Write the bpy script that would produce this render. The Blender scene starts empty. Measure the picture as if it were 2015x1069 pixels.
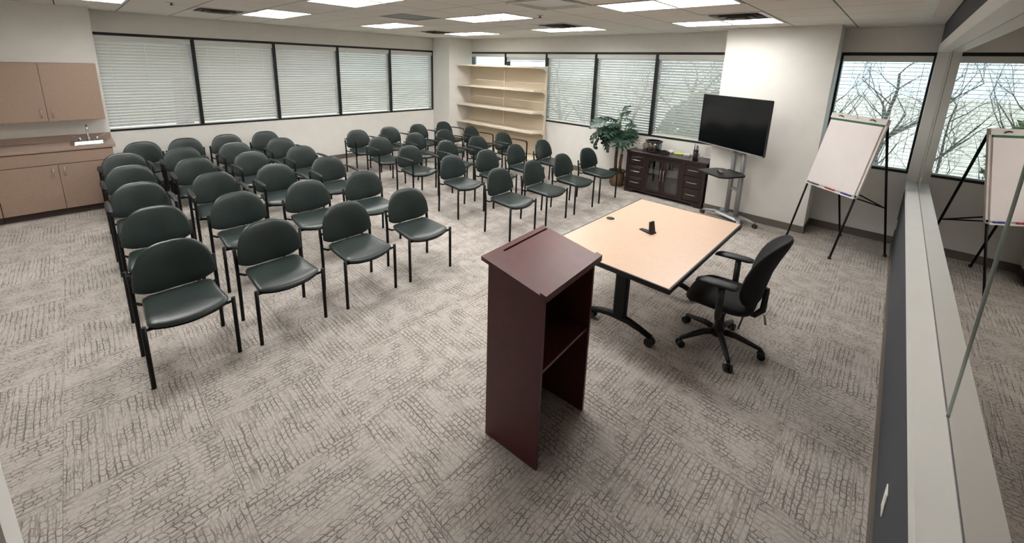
import bpy, math, random
from mathutils import Vector, Matrix
random.seed(7)
S = bpy.context.scene
COL = S.collection
PI = math.pi

# ------------------------------------------------------------------ camera
def make_camera():
    right = Vector((0.72657759, 0.68643636, 0.02983499))
    up = Vector((-0.16923826, 0.13671241, 0.97604719))
    fw = Vector((-0.66591547, 0.71422324, -0.21550347))
    cd = bpy.data.cameras.new('camera'); cam = bpy.data.objects.new('camera', cd); COL.objects.link(cam)
    m = Matrix.Identity(4)
    for i in range(3):
        m[i][0] = right[i]; m[i][1] = up[i]; m[i][2] = -fw[i]
    m.translation = Vector((0, 0, 2.1246))
    cam.matrix_world = m
    cd.sensor_fit = 'HORIZONTAL'; cd.sensor_width = 36.0
    cd.lens = 802.61 / 2015 * 36.0
    cd.shift_x = (1007.5 - 1007.0) / 2015
    cd.shift_y = -(534.5 - 305.49) / 2015
    cd.clip_start = 0.02; cd.clip_end = 300
    S.camera = cam
make_camera()

# ------------------------------------------------------------------ world and exposure
W = bpy.data.worlds.new('world'); S.world = W; W.use_nodes = True
_bg = W.node_tree.nodes['Background']
_bg.inputs[0].default_value = (0.72, 0.88, 1.0, 1); _bg.inputs[1].default_value = 2.9
def make_sun():
    sd = bpy.data.lights.new('sun', 'SUN'); sd.energy = 4.5; sd.angle = math.radians(.6); sd.color = (1, .97, .92)
    so = bpy.data.objects.new('sun', sd); COL.objects.link(so); so.location = (-20, -2, 20)
    d = Vector((math.cos(math.radians(56)) * .995, math.cos(math.radians(56)) * .1, -math.sin(math.radians(56))))
    so.rotation_euler = d.to_track_quat('-Z', 'Y').to_euler()
make_sun()
S.view_settings.view_transform = 'Standard'; S.view_settings.look = 'None'
S.view_settings.gamma = 1.0; S.view_settings.use_curve_mapping = False
S.view_settings.exposure = 0.0
LAMP = 21.0            # emission of the ceiling troffers

# ------------------------------------------------------------------ materials
def lin(c):
    return tuple(((v / 255) / 12.92 if v / 255 <= .04045 else ((v / 255 + .055) / 1.055) ** 2.4) for v in c) + (1.0,)
MAT = {}
def mat(name, rgb, rough=.6, metal=0., spec=.5, var=.06, vscale=6., bump=0., bscale=80., coat=0., emit=None, es=0., trans=0., sheen=0.):
    m = bpy.data.materials.new(name); m.use_nodes = True; nt = m.node_tree; N = nt.nodes; L = nt.links
    b = N['Principled BSDF']
    b.inputs['Roughness'].default_value = rough; b.inputs['Metallic'].default_value = metal
    b.inputs['Specular IOR Level'].default_value = spec
    b.inputs['Coat Weight'].default_value = coat
    b.inputs['Transmission Weight'].default_value = trans
    b.inputs['Sheen Weight'].default_value = sheen
    tc = N.new('ShaderNodeTexCoord')
    c = lin(rgb)
    if var > 0:
        n = N.new('ShaderNodeTexNoise'); n.inputs['Scale'].default_value = vscale; n.inputs['Detail'].default_value = 4
        L.new(tc.outputs['Object'], n.inputs['Vector'])
        r = N.new('ShaderNodeValToRGB')
        r.color_ramp.elements[0].position = .3; r.color_ramp.elements[1].position = .7
        r.color_ramp.elements[0].color = tuple(v * (1 - var) for v in c[:3]) + (1,)
        r.color_ramp.elements[1].color = tuple(min(1, v * (1 + var)) for v in c[:3]) + (1,)
        L.new(n.outputs['Fac'], r.inputs['Fac']); L.new(r.outputs['Color'], b.inputs['Base Color'])
    else:
        b.inputs['Base Color'].default_value = c
    if bump > 0:
        n2 = N.new('ShaderNodeTexNoise'); n2.inputs['Scale'].default_value = bscale; n2.inputs['Detail'].default_value = 3
        L.new(tc.outputs['Object'], n2.inputs['Vector'])
        bp = N.new('ShaderNodeBump'); bp.inputs['Strength'].default_value = bump; bp.inputs['Distance'].default_value = .004
        L.new(n2.outputs['Fac'], bp.inputs['Height']); L.new(bp.outputs['Normal'], b.inputs['Normal'])
    if emit:
        b.inputs['Emission Color'].default_value = lin(emit); b.inputs['Emission Strength'].default_value = es
    MAT[name] = m
    return m

mat('wall', (231, 228, 222), .85, var=.02, bump=.25, bscale=160)
mat('charcoal', (66, 68, 74), .8, var=.03, bump=.2, bscale=160)
mat('trim_white', (226, 226, 222), .45, var=.02)
mat('baseboard', (104, 96, 88), .6, var=.05)
mat('tile', (226, 221, 212), .95, var=.05, vscale=60, bump=.5, bscale=220)
mat('tbar', (74, 71, 67), .6)
mat('tbar_white', (215, 214, 208), .5)
mat('black_metal', (10, 10, 11), .5, var=.1, spec=.25)
mat('black_frame', (10, 10, 11), .5, var=.1)
mat('black_plastic', (20, 20, 22), .5, bump=.1)
mat('vinyl', (37, 47, 45), .35, var=.12, vscale=9, bump=.12, bscale=35, spec=.55)
mat('mahogany', (84, 38, 38), .38, var=.12, vscale=14)
mat('maple', (203, 174, 151), .33, var=.03, vscale=25)
mat('espresso', (38, 23, 21), .3, var=.15, vscale=12)
mat('laminate', (152, 129, 113), .5, var=.04, vscale=30)
mat('counter', (158, 137, 125), .45, var=.07, vscale=80)
mat('toe_kick', (70, 58, 54), .7)
mat('steel', (200, 200, 198), .25, metal=1.)
mat('nickel', (190, 186, 180), .3, metal=1.)
mat('tv_screen', (5, 6, 8), .12, var=0, spec=.5)
mat('tv_bezel', (30, 31, 33), .35)
mat('silver', (165, 166, 168), .38, metal=.55)
mat('shelf_cream', (226, 216, 198), .5, var=.02)
mat('mesh_black', (16, 16, 18), .85, bump=.5, bscale=300, var=.2, vscale=200)
mat('paper', (236, 228, 226), .8, var=.02)
mat('board_white', (220, 214, 208), .6)
mat('green_band', (28, 92, 62), .5)
mat('red_plastic', (190, 45, 50), .4)
mat('blue_plastic', (52, 62, 150), .4)
mat('purple_plastic', (70, 45, 90), .4)
mat('orange_paper', (205, 95, 60), .6)
mat('lime', (206, 230, 84), .7)
mat('white_plastic', (228, 226, 220), .4)
mat('leaf', (34, 62, 46), .4, var=.35, vscale=7)
mat('leaf_pale', (78, 98, 92), .4, var=.3, vscale=7)
mat('plant_stem', (84, 100, 58), .6, var=.2)
mat('trunk', (98, 72, 52), .85, var=.35, vscale=30, bump=.8, bscale=40)
mat('basket', (112, 86, 60), .85, var=.3, vscale=60, bump=1., bscale=90)
mat('soil', (44, 34, 27), .95, var=.3, vscale=40, bump=1.)
mat('bark', (72, 66, 62), .9, var=.3, vscale=8)
mat('shrub', (92, 112, 62), .8, var=.5, vscale=4)
mat('ground', (176, 170, 158), .95, var=.4, vscale=2)
mat('grey_panel', (150, 150, 150), .7, var=.1, vscale=120)
mat('vent_white', (205, 202, 196), .5)
mat('vent_blade', (120, 116, 111), .6)
mat('vent_dark', (62, 59, 56), .8)
mat('diffuser', (255, 255, 255), .5, var=0, emit=(255, 253, 250), es=LAMP)
mat('louver', (225, 225, 225), .4, var=0)
mat('edge_glass', (190, 205, 200), .15, metal=.6)
mat('seal', (30, 30, 30), .5)

def special_materials():
    # mirror: partly reflecting observation glass
    m = bpy.data.materials.new('mirror_glass'); m.use_nodes = True; b = m.node_tree.nodes['Principled BSDF']
    b.inputs['Base Color'].default_value = (.42, .385, .35, 1); b.inputs['Metallic'].default_value = 1; b.inputs['Roughness'].default_value = 0.0
    MAT['mirror_glass'] = m
    # window and cabinet glass: clear with a little reflection
    for nm, tint, f in (('glass', (.93, .97, .96, 1), .05), ('smoked_glass', (.62, .62, .62, 1), .10), ('clear_plastic', (.80, .82, .84, 1), .10)):
        m = bpy.data.materials.new(nm); m.use_nodes = True; nt = m.node_tree; N = nt.nodes; L = nt.links
        for n in list(N):
            if n.type != 'OUTPUT_MATERIAL': N.remove(n)
        out = [n for n in N if n.type == 'OUTPUT_MATERIAL'][0]
        t = N.new('ShaderNodeBsdfTransparent'); t.inputs[0].default_value = tint
        g = N.new('ShaderNodeBsdfGlossy'); g.inputs['Roughness'].default_value = .02
        x = N.new('ShaderNodeMixShader'); x.inputs[0].default_value = f
        L.new(t.outputs[0], x.inputs[1]); L.new(g.outputs[0], x.inputs[2]); L.new(x.outputs[0], out.inputs['Surface'])
        MAT[nm] = m
    # blind slats: white, slightly letting daylight through
    m = bpy.data.materials.new('slat'); m.use_nodes = True; nt = m.node_tree; N = nt.nodes; L = nt.links
    b = N['Principled BSDF']; b.inputs['Base Color'].default_value = lin((230, 229, 224)); b.inputs['Roughness'].default_value = .5
    out = [n for n in N if n.type == 'OUTPUT_MATERIAL'][0]
    t = N.new('ShaderNodeBsdfTranslucent'); t.inputs[0].default_value = lin((232, 232, 222))
    x = N.new('ShaderNodeMixShader'); x.inputs[0].default_value = .035
    L.new(b.outputs[0], x.inputs[1]); L.new(t.outputs[0], x.inputs[2]); L.new(x.outputs[0], out.inputs['Surface'])
    MAT['slat'] = m
    # carpet tile: broken crosshatch of dark strokes on a pale ground
    m = bpy.data.materials.new('carpet'); m.use_nodes = True; nt = m.node_tree; N = nt.nodes; L = nt.links
    b = N['Principled BSDF']; b.inputs['Roughness'].default_value = .95; b.inputs['Specular IOR Level'].default_value = .15
    tc = N.new('ShaderNodeTexCoord'); oi = N.new('ShaderNodeObjectInfo')
    mul = N.new('ShaderNodeMath'); mul.operation = 'MULTIPLY'; mul.inputs[1].default_value = 57.0
    L.new(oi.outputs['Random'], mul.inputs[0])
    add = N.new('ShaderNodeVectorMath'); add.operation = 'ADD'
    L.new(tc.outputs['Object'], add.inputs[0]); L.new(mul.outputs[0], add.inputs[1])
    def mapped(sx, sy, seed):
        mp = N.new('ShaderNodeMapping'); mp.inputs['Scale'].default_value = (sx, sy, 1); mp.inputs['Location'].default_value = (seed, seed * 1.7, 0)
        L.new(add.outputs[0], mp.inputs['Vector']); return mp
    def math_(op, a, bb=None, clamp=False):
        n = N.new('ShaderNodeMath'); n.operation = op; n.use_clamp = clamp
        for i, v in enumerate((a, bb)):
            if v is None: continue
            if isinstance(v, (int, float)): n.inputs[i].default_value = v
            else: L.new(v, n.inputs[i])
        return n.outputs[0]
    def strokes(sx, sy, seed, width):
        n = N.new('ShaderNodeTexNoise'); n.noise_dimensions = '2D'; n.inputs['Scale'].default_value = 1; n.inputs['Detail'].default_value = 1.2; n.inputs['Roughness'].default_value = .55
        L.new(mapped(sx, sy, seed).outputs[0], n.inputs['Vector'])
        d = math_('ABSOLUTE', math_('SUBTRACT', n.outputs['Fac'], .5))
        r = N.new('ShaderNodeMapRange'); r.inputs['From Min'].default_value = width * .35; r.inputs['From Max'].default_value = width
        r.inputs['To Min'].default_value = 1; r.inputs['To Max'].default_value = 0
        L.new(d, r.inputs['Value']); return r.outputs[0]
    a1 = strokes(4.5, 58, 3.1, .05)      # long broken strokes
    dn = N.new('ShaderNodeTexNoise'); dn.noise_dimensions = '2D'; dn.inputs['Scale'].default_value = 9; dn.inputs['Detail'].default_value = 2
    L.new(add.outputs[0], dn.inputs['Vector'])
    dsub = N.new('ShaderNodeVectorMath'); dsub.operation = 'MULTIPLY_ADD'
    dsub.inputs[1].default_value = (.028, .02, 0)
    L.new(dn.outputs['Color'], dsub.inputs[0]); L.new(add.outputs[0], dsub.inputs[2])
    def line_noise(sc, amp, seed):      # varies across the rows only, so strokes stay straight
        n = N.new('ShaderNodeTexNoise'); n.noise_dimensions = '2D'; n.inputs['Scale'].default_value = 1; n.inputs['Detail'].default_value = 1
        L.new(mapped(.6, sc, seed).outputs[0], n.inputs['Vector'])
        return math_('MULTIPLY', math_('SUBTRACT', n.outputs['Fac'], .5), amp)
    cmb = N.new('ShaderNodeCombineXYZ'); L.new(line_noise(34, .06, 21.3), cmb.inputs[0]); L.new(line_noise(16, .022, 33.9), cmb.inputs[1])
    dsum = N.new('ShaderNodeVectorMath'); dsum.operation = 'ADD'
    L.new(dsub.outputs[0], dsum.inputs[0]); L.new(cmb.outputs[0], dsum.inputs[1])
    bk = N.new('ShaderNodeTexBrick'); bk.offset = .37; bk.offset_frequency = 2; bk.squash = .72; bk.squash_frequency = 3
    for nm, v in (('Scale', 1.0), ('Mortar Size', .0036), ('Mortar Smooth', .5), ('Brick Width', .044), ('Row Height', .029)): bk.inputs[nm].default_value = v
    L.new(dsum.outputs[0], bk.inputs['Vector'])
    wn = N.new('ShaderNodeTexNoise'); wn.noise_dimensions = '2D'; wn.inputs['Scale'].default_value = 7; wn.inputs['Detail'].default_value = 3
    L.new(add.outputs[0], wn.inputs['Vector'])
    vis = N.new('ShaderNodeMapRange'); vis.inputs['From Min'].default_value = .35; vis.inputs['From Max'].default_value = .6; vis.inputs['To Min'].default_value = .35; vis.inputs['To Max'].default_value = 1
    L.new(wn.outputs['Fac'], vis.inputs['Value'])
    dk = math_('MAXIMUM', math_('MULTIPLY', a1, .55), math_('MULTIPLY', bk.outputs['Fac'], vis.outputs[0]))
    fine = N.new('ShaderNodeTexNoise'); fine.inputs['Scale'].default_value = 320; fine.inputs['Detail'].default_value = 2
    L.new(add.outputs[0], fine.inputs['Vector'])
    dk2 = math_('ADD', dk, math_('MULTIPLY', math_('SUBTRACT', fine.outputs['Fac'], .5), .55))
    dk3 = math_('ADD', dk2, math_('MULTIPLY', math_('SUBTRACT', wn.outputs['Fac'], .5), .35), True)
    rp = N.new('ShaderNodeValToRGB')
    rp.color_ramp.elements[0].color = lin((184, 177, 170)); rp.color_ramp.elements[1].color = lin((116, 108, 102))
    L.new(dk3, rp.inputs['Fac'])
    hs = N.new('ShaderNodeHueSaturation')
    vr = N.new('ShaderNodeMapRange'); vr.inputs['To Min'].default_value = .95; vr.inputs['To Max'].default_value = 1.05
    L.new(oi.outputs['Random'], vr.inputs['Value']); L.new(vr.outputs[0], hs.inputs['Value'])
    L.new(rp.outputs['Color'], hs.inputs['Color']); L.new(hs.outputs['Color'], b.inputs['Base Color'])
    bp = N.new('ShaderNodeBump'); bp.inputs['Strength'].default_value = .35; bp.inputs['Distance'].default_value = .004; bp.invert = True
    L.new(dk2, bp.inputs['Height']); L.new(bp.outputs['Normal'], b.inputs['Normal'])
    MAT['carpet'] = m
    # pegboard-like shelf back with fine horizontal ribs
    m = bpy.data.materials.new('shelf_back'); m.use_nodes = True; nt = m.node_tree; N = nt.nodes; L = nt.links
    b = N['Principled BSDF']; b.inputs['Roughness'].default_value = .6
    tc = N.new('ShaderNodeTexCoord'); w = N.new('ShaderNodeTexWave'); w.bands_direction = 'Z'; w.inputs['Scale'].default_value = 12
    L.new(tc.outputs['Object'], w.inputs['Vector'])
    r = N.new('ShaderNodeValToRGB'); r.color_ramp.elements[0].color = lin((196, 180, 156)); r.color_ramp.elements[1].color = lin((212, 198, 175))
    L.new(w.outputs['Fac'], r.inputs['Fac']); L.new(r.outputs['Color'], b.inputs['Base Color'])
    MAT['shelf_back'] = m
    # tissue box print
    m = bpy.data.materials.new('tissue_print'); m.use_nodes = True; nt = m.node_tree; N = nt.nodes; L = nt.links
    b = N['Principled BSDF']; tc = N.new('ShaderNodeTexCoord'); v = N.new('ShaderNodeTexVoronoi'); v.inputs['Scale'].default_value = 26
    L.new(tc.outputs['Object'], v.inputs['Vector'])
    r = N.new('ShaderNodeValToRGB'); r.color_ramp.elements[0].color = lin((190, 140, 110)); r.color_ramp.elements[1].color = lin((232, 226, 218)); r.color_ramp.elements[1].position = .5
    L.new(v.outputs['Distance'], r.inputs['Fac']); L.new(r.outputs['Color'], b.inputs['Base Color'])
    MAT['tissue_print'] = m
special_materials()

# ------------------------------------------------------------------ mesh helpers
class MB:
    def __init__(s): s.v = []; s.f = []; s.smooth = []
    def add(s, vs, fs, smooth=False):
        o = len(s.v); s.v += [tuple(p) for p in vs]
        s.f += [tuple(i + o for i in f) for f in fs]; s.smooth += [smooth] * len(fs); return s
    def box(s, x0, x1, y0, y1, z0, z1):
        vs = [(x, y, z) for z in (z0, z1) for y in (y0, y1) for x in (x0, x1)]
        return s.add(vs, [(0, 2, 3, 1), (4, 5, 7, 6), (0, 1, 5, 4), (2, 6, 7, 3), (0, 4, 6, 2), (1, 3, 7, 5)])
    def cbox(s, c, d, b=0.0):          # centred box, chamfered when b > 0
        x, y, z = (v / 2 for v in d)
        if b <= 0: return s.box(c[0] - x, c[0] + x, c[1] - y, c[1] + y, c[2] - z, c[2] + z)
        pts = []
        for sx in (-1, 1):
            for sy in (-1, 1):
                for sz in (-1, 1):
                    for k in range(3):
                        p = [sx * x, sy * y, sz * z]
                        for a in range(3):
                            if a != k: p[a] -= (sx, sy, sz)[a] * b
                        pts.append((c[0] + p[0], c[1] + p[1], c[2] + p[2]))
        return s.hull(pts)
    def hull(s, pts, smooth=False):
        import bmesh
        bm = bmesh.new()
        for p in pts: bm.verts.new(p)
        r = bmesh.ops.convex_hull(bm, input=bm.verts)
        bm.verts.ensure_lookup_table(); bm.verts.index_update()
        bmesh.ops.dissolve_limit(bm, angle_limit=.02, verts=bm.verts, edges=bm.edges)
        bm.verts.index_update()
        s.add([v.co for v in bm.verts], [[v.index for v in f.verts] for f in bm.faces], smooth); bm.free(); return s
    def tube(s, pts, r, n=10, cap=True, sq=1.0):
        pts = [Vector(p) for p in pts]; rs = r if isinstance(r, (list, tuple)) else [r] * len(pts)
        vs = []; fs = []; nrm = None
        for i, p in enumerate(pts):
            if i == 0: t = pts[1] - p
            elif i == len(pts) - 1: t = p - pts[i - 1]
            else: t = (pts[i + 1] - p).normalized() + (p - pts[i - 1]).normalized()
            t = t.normalized()
            if nrm is None:
                a = Vector((0, 0, 1)) if abs(t.z) < .9 else Vector((1, 0, 0))
                nrm = t.cross(a).normalized()
            else: nrm = (nrm - t * nrm.dot(t)).normalized()
            bi = t.cross(nrm)
            for k in range(n):
                a = 2 * PI * k / n
                vs.append(p + nrm * (math.cos(a) * rs[i]) + bi * (math.sin(a) * rs[i] * sq))
        for i in range(len(pts) - 1):
            for k in range(n):
                fs.append((i * n + k, i * n + (k + 1) % n, (i + 1) * n + (k + 1) % n, (i + 1) * n + k))
        s.add(vs, fs, True)
        if cap:
            o = len(s.v) - len(vs)
            s.f += [tuple(o + k for k in range(n))[::-1], tuple(o + (len(pts) - 1) * n + k for k in range(n))]; s.smooth += [False, False]
        return s
    def lathe(s, prof, n=24, c=(0, 0, 0), smooth=True):
        vs = [(c[0] + r * math.cos(2 * PI * k / n), c[1] + r * math.sin(2 * PI * k / n), c[2] + z) for r, z in prof for k in range(n)]
        fs = [(i * n + k, i * n + (k + 1) % n, (i + 1) * n + (k + 1) % n, (i + 1) * n + k) for i in range(len(prof) - 1) for k in range(n)]
        s.add(vs, fs, smooth)
        o = len(s.v) - len(vs)
        if prof[0][0] > 1e-4: s.f.append(tuple(o + k for k in range(n))[::-1]); s.smooth.append(False)
        if prof[-1][0] > 1e-4: s.f.append(tuple(o + (len(prof) - 1) * n + k for k in range(n))); s.smooth.append(False)
        return s
    def prism(s, poly, fn0, fn1):      # polygon swept between two maps
        n = len(poly)
        vs = [fn0(*p) for p in poly] + [fn1(*p) for p in poly]
        fs = [tuple(range(n))[::-1], tuple(range(n, 2 * n))] + [(i, (i + 1) % n, n + (i + 1) % n, n + i) for i in range(n)]
        return s.add(vs, fs)
    def pad(s, outline, fn, t, rings=(1, .985, .94, .86, .72, .5, .25), power=5):
        # cushion: outline (u,v) around its own centre; fn(u,v,w) -> xyz, w across the thickness
        n = len(outline); cu = sum(p[0] for p in outline) / n; cv = sum(p[1] for p in outline) / n
        for sgn in (1, -1):
            vs = []
            for r in rings:
                h = t / 2 * max(0, 1 - r ** power) ** .5 * sgn
                vs += [fn(cu + (p[0] - cu) * r, cv + (p[1] - cv) * r, h) for p in outline]
            vs.append(fn(cu, cv, t / 2 * sgn)); fs = []
            for i in range(len(rings) - 1):
                for k in range(n):
                    q = (i * n + k, i * n + (k + 1) % n, (i + 1) * n + (k + 1) % n, (i + 1) * n + k)
                    fs.append(q if sgn > 0 else q[::-1])
            b = (len(rings) - 1) * n
            for k in range(n):
                q = (b + k, b + (k + 1) % n, len(vs) - 1); fs.append(q if sgn > 0 else q[::-1])
            s.add(vs, fs, True)
        return s
    def mesh(s, name):
        m = bpy.data.meshes.new(name); m.from_pydata(s.v, [], s.f)
        m.polygons.foreach_set('use_smooth', s.smooth); m.update(); return m
    def build(s, name, material, parent=None):
        m = s.mesh(name); m.materials.append(MAT[material]); return link(name, m, parent)

def link(name, data, parent=None, loc=None):
    o = bpy.data.objects.new(name, data); COL.objects.link(o)
    if parent is not None: o.parent = parent
    if loc is not None: o.location = loc
    return o
def tag(o, label=None, cat=None, group=None, kind=None):
    for k, v in (('label', label), ('category', cat), ('group', group), ('kind', kind)):
        if v: o[k] = v
    return o
def thing(name, label, cat, loc=(0, 0, 0), rz=0, group=None, kind=None):
    o = link(name, None); o.location = loc; o.rotation_euler = (0, 0, rz); o.empty_display_size = .1
    return tag(o, label, cat, group, kind)
def copy_tree(o, parent=None):
    c = o.copy(); COL.objects.link(c); c.parent = parent
    for ch in list(KIDS.get(o.name, [])) or [x for x in o.children]: copy_tree(ch, c)
    return c
KIDS = {}
def bx(name, material, parent, x0, x1, y0, y1, z0, z1, b=0.0):
    return MB().cbox(((x0 + x1) / 2, (y0 + y1) / 2, (z0 + z1) / 2), (x1 - x0, y1 - y0, z1 - z0), b).build(name, material, parent)
def struct(name, mb, material, label, cat):
    return tag(mb.build(name, material), label, cat, kind='structure')

# ------------------------------------------------------------------ room dimensions (metres, camera above the origin)
A, B, C = -8.704, 7.034, .248          # window wall left, window wall back, mirror wall right
PF, PL, PR = 6.542, -1.94, -.648       # pillar front, left and right edge
CE = 2.729                             # ceiling
Y0 = -1.6                              # near end of the room
ZB, ZT = .9426, 2.4205                 # window sill and head
K, KE = -8.33, .28                     # kitchen wall face and its end
CX, CY = -8.04, 6.31                   # corner column
TH = .22

# ------------------------------------------------------------------ floor of carpet tiles
def build_floor():
    f = struct('floor', MB().box(A - TH, C + TH, Y0 - TH, B + TH, -.12, -.012), 'soil', 'grey crosshatched carpet tile floor across the whole room', 'floor')
    T = .6096; cache = {}
    x0 = -8.704
    xs = [x0 + T * i for i in range(16)]; ys = [.3 - T * 4 + T * i for i in range(17)]
    for i in range(len(xs) - 1):
        for j in range(len(ys) - 1):
            ax, bxx = max(xs[i], A), min(xs[i + 1], C); ay, by = max(ys[j], Y0), min(ys[j + 1], B)
            if bxx - ax < .01 or by - ay < .01: continue
            rot = (i + j) % 2
            w, h = (bxx - ax - .0012, by - ay - .0012)
            if rot: w, h = h, w
            key = (round(w, 3), round(h, 3))
            if key not in cache:
                m = MB().box(-w / 2, w / 2, -h / 2, h / 2, -.012, 0).mesh('carpet_tile'); m.materials.append(MAT['carpet']); cache[key] = m
            o = link('carpet_tile', cache[key], f, ((ax + bxx) / 2, (ay + by) / 2, 0))
            o.rotation_euler = (0, 0, PI / 2 if rot else 0)
build_floor()

# ------------------------------------------------------------------ walls
def walls():
    m = MB()
    m.box(A - TH, A, Y0 - TH, B + TH, -.12, ZB); m.box(A - TH, A, Y0 - TH, B + TH, ZT, CE + .15)
    m.box(A - TH, A, Y0 - TH, .20, ZB, ZT); m.box(A - TH, A, CY, B + TH, ZB, ZT)
    struct('wall_left', m, 'wall', 'off-white wall below and above the long row of windows', 'wall')
    m = MB()
    m.box(A, C + TH, B, B + TH, -.12, ZB); m.box(A, C + TH, B, B + TH, ZT, CE + .15)
    m.box(A, -8.10, B, B + TH, ZB, ZT); m.box(PL, PR, B, B + TH, ZB, ZT); m.box(C, C + TH, B, B + TH, ZB, ZT)
    struct('wall_back', m, 'wall', 'off-white wall carrying the shelf windows and corner window', 'wall')
    struct('wall_pillar', MB().box(PL, PR, PF, B, -.02, CE), 'wall', 'wide off-white wall pillar behind the television', 'wall')
    struct('wall_corner_column', MB().box(A, CX, CY, B, -.02, CE), 'wall', 'off-white column in the far corner beside the shelving', 'wall')
    struct('wall_kitchen', MB().box(A, K, Y0, KE, -.02, CE), 'wall', 'off-white wall behind the brown kitchen cabinets', 'wall')
    # mirror wall with opening
    m = MB(); my0, my1, mz0, mz1 = -1.0, 6.80, .897, 2.425; xm_back = .345
    m.box(C, C + TH, Y0 - TH, B, -.12, mz0 - .021); m.box(C, C + TH, Y0 - TH, B, mz1, CE + .15)
    m.box(C, C + TH, Y0 - TH, my0, mz0 - .021, mz1); m.box(C, C + TH, my1, B, mz0 - .021, mz1)
    m.box(xm_back, C + TH, my0, my1, mz0 - .021, mz1)
    struct('wall_right', m, 'charcoal', 'charcoal painted wall around the long observation mirror', 'wall')
    struct('wall_front', MB().box(A, C, Y0 - TH, Y0, -.12, CE + .15), 'wall', 'off-white wall at the near end of the room', 'wall')
    struct('wall_stub', MB().box(-2.20, -2.0, Y0, -.379, -.012, CE), 'trim_white', 'white wall end at the lower left picture edge', 'wall')
    # white casing round the mirror
    t = tag(link('trim_1', None), 'white casing framing the long observation mirror', 'trim', kind='structure')
    w = .08; p = .012; xm = .331
    bx('casing_sill', 'trim_white', t, C - p, xm, my0, my1, mz0 - .02, mz0)
    bx('casing_apron', 'trim_white', t, C - p, C - .0005, my0 - w, my1 + w, mz0 - w, mz0 - .0205)
    bx('casing_head', 'trim_white', t, C - p, C - .0005, my0 - w, my1 + w, mz1, mz1 + w)
    bx('casing_soffit', 'trim_white', t, C - p, xm, my0, my1, mz1 - .012, mz1 - .0005)
    bx('casing_jamb', 'trim_white', t, C - p, C - .0005, my1, my1 + w, mz0 - .02, mz1)
    bx('jamb_lining', 'trim_white', t, C - p, xm, my1 - .012, my1 - .0005, mz0, mz1 - .012)
    # mirror panes
    mr = thing('observation_mirror', 'long observation mirror set in the charcoal wall, reflecting the room', 'mirror', (xm, 0, 0))
    for a, b_ in ((my0, 2.055), (2.063, 6.36), (6.364, my1 - .012)):
        bx('pane', 'mirror_glass', mr, .001, .009, a, b_, mz0 + .001, mz1 - .013)
    bx('pane_joint', 'edge_glass', mr, -.004, .006, 2.0555, 2.0625, mz0 + .001, mz1 - .013)
    bx('pane_joint', 'edge_glass', mr, -.002, .006, 6.3605, 6.3635, mz0 + .001, mz1 - .013)
    bx('seal', 'grey_panel', mr, -.002, .0005, my0, my1 - .012, mz0 + .0005, mz0 + .0018)
    # baseboards
    h, d = .10, .010
    def bb(n, lab, *boxes):
        m = MB()
        for b_ in boxes: m.box(*b_)
        struct(n, m, 'baseboard', lab, 'baseboard')
    bb('baseboard_left', 'grey rubber baseboard under the long row of windows', (A, A + d, KE, CY, 0, h))
    bb('baseboard_column', 'grey rubber baseboard round the far corner column', (A, CX + d, CY - d, CY, 0, h), (CX, CX + d, CY, B, 0, h))
    bb('baseboard_back', 'grey rubber baseboard behind the plant and credenza', (CX + d, PL, B - d, B, 0, h))
    bb('baseboard_pillar', 'grey rubber baseboard round the pillar behind the television', (PL - d, PR + d, PF - d, PF, 0, h), (PR, PR + d, PF, B, 0, h), (PL - d, PL, PF, B - d, 0, h))
    bb('baseboard_corner', 'grey rubber baseboard under the corner window by the easel', (PR + d, C, B - d, B, 0, h))
    bb('baseboard_right', 'grey rubber baseboard along the charcoal mirror wall', (C - d, C, Y0, B - d, 0, h))
walls()

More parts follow.
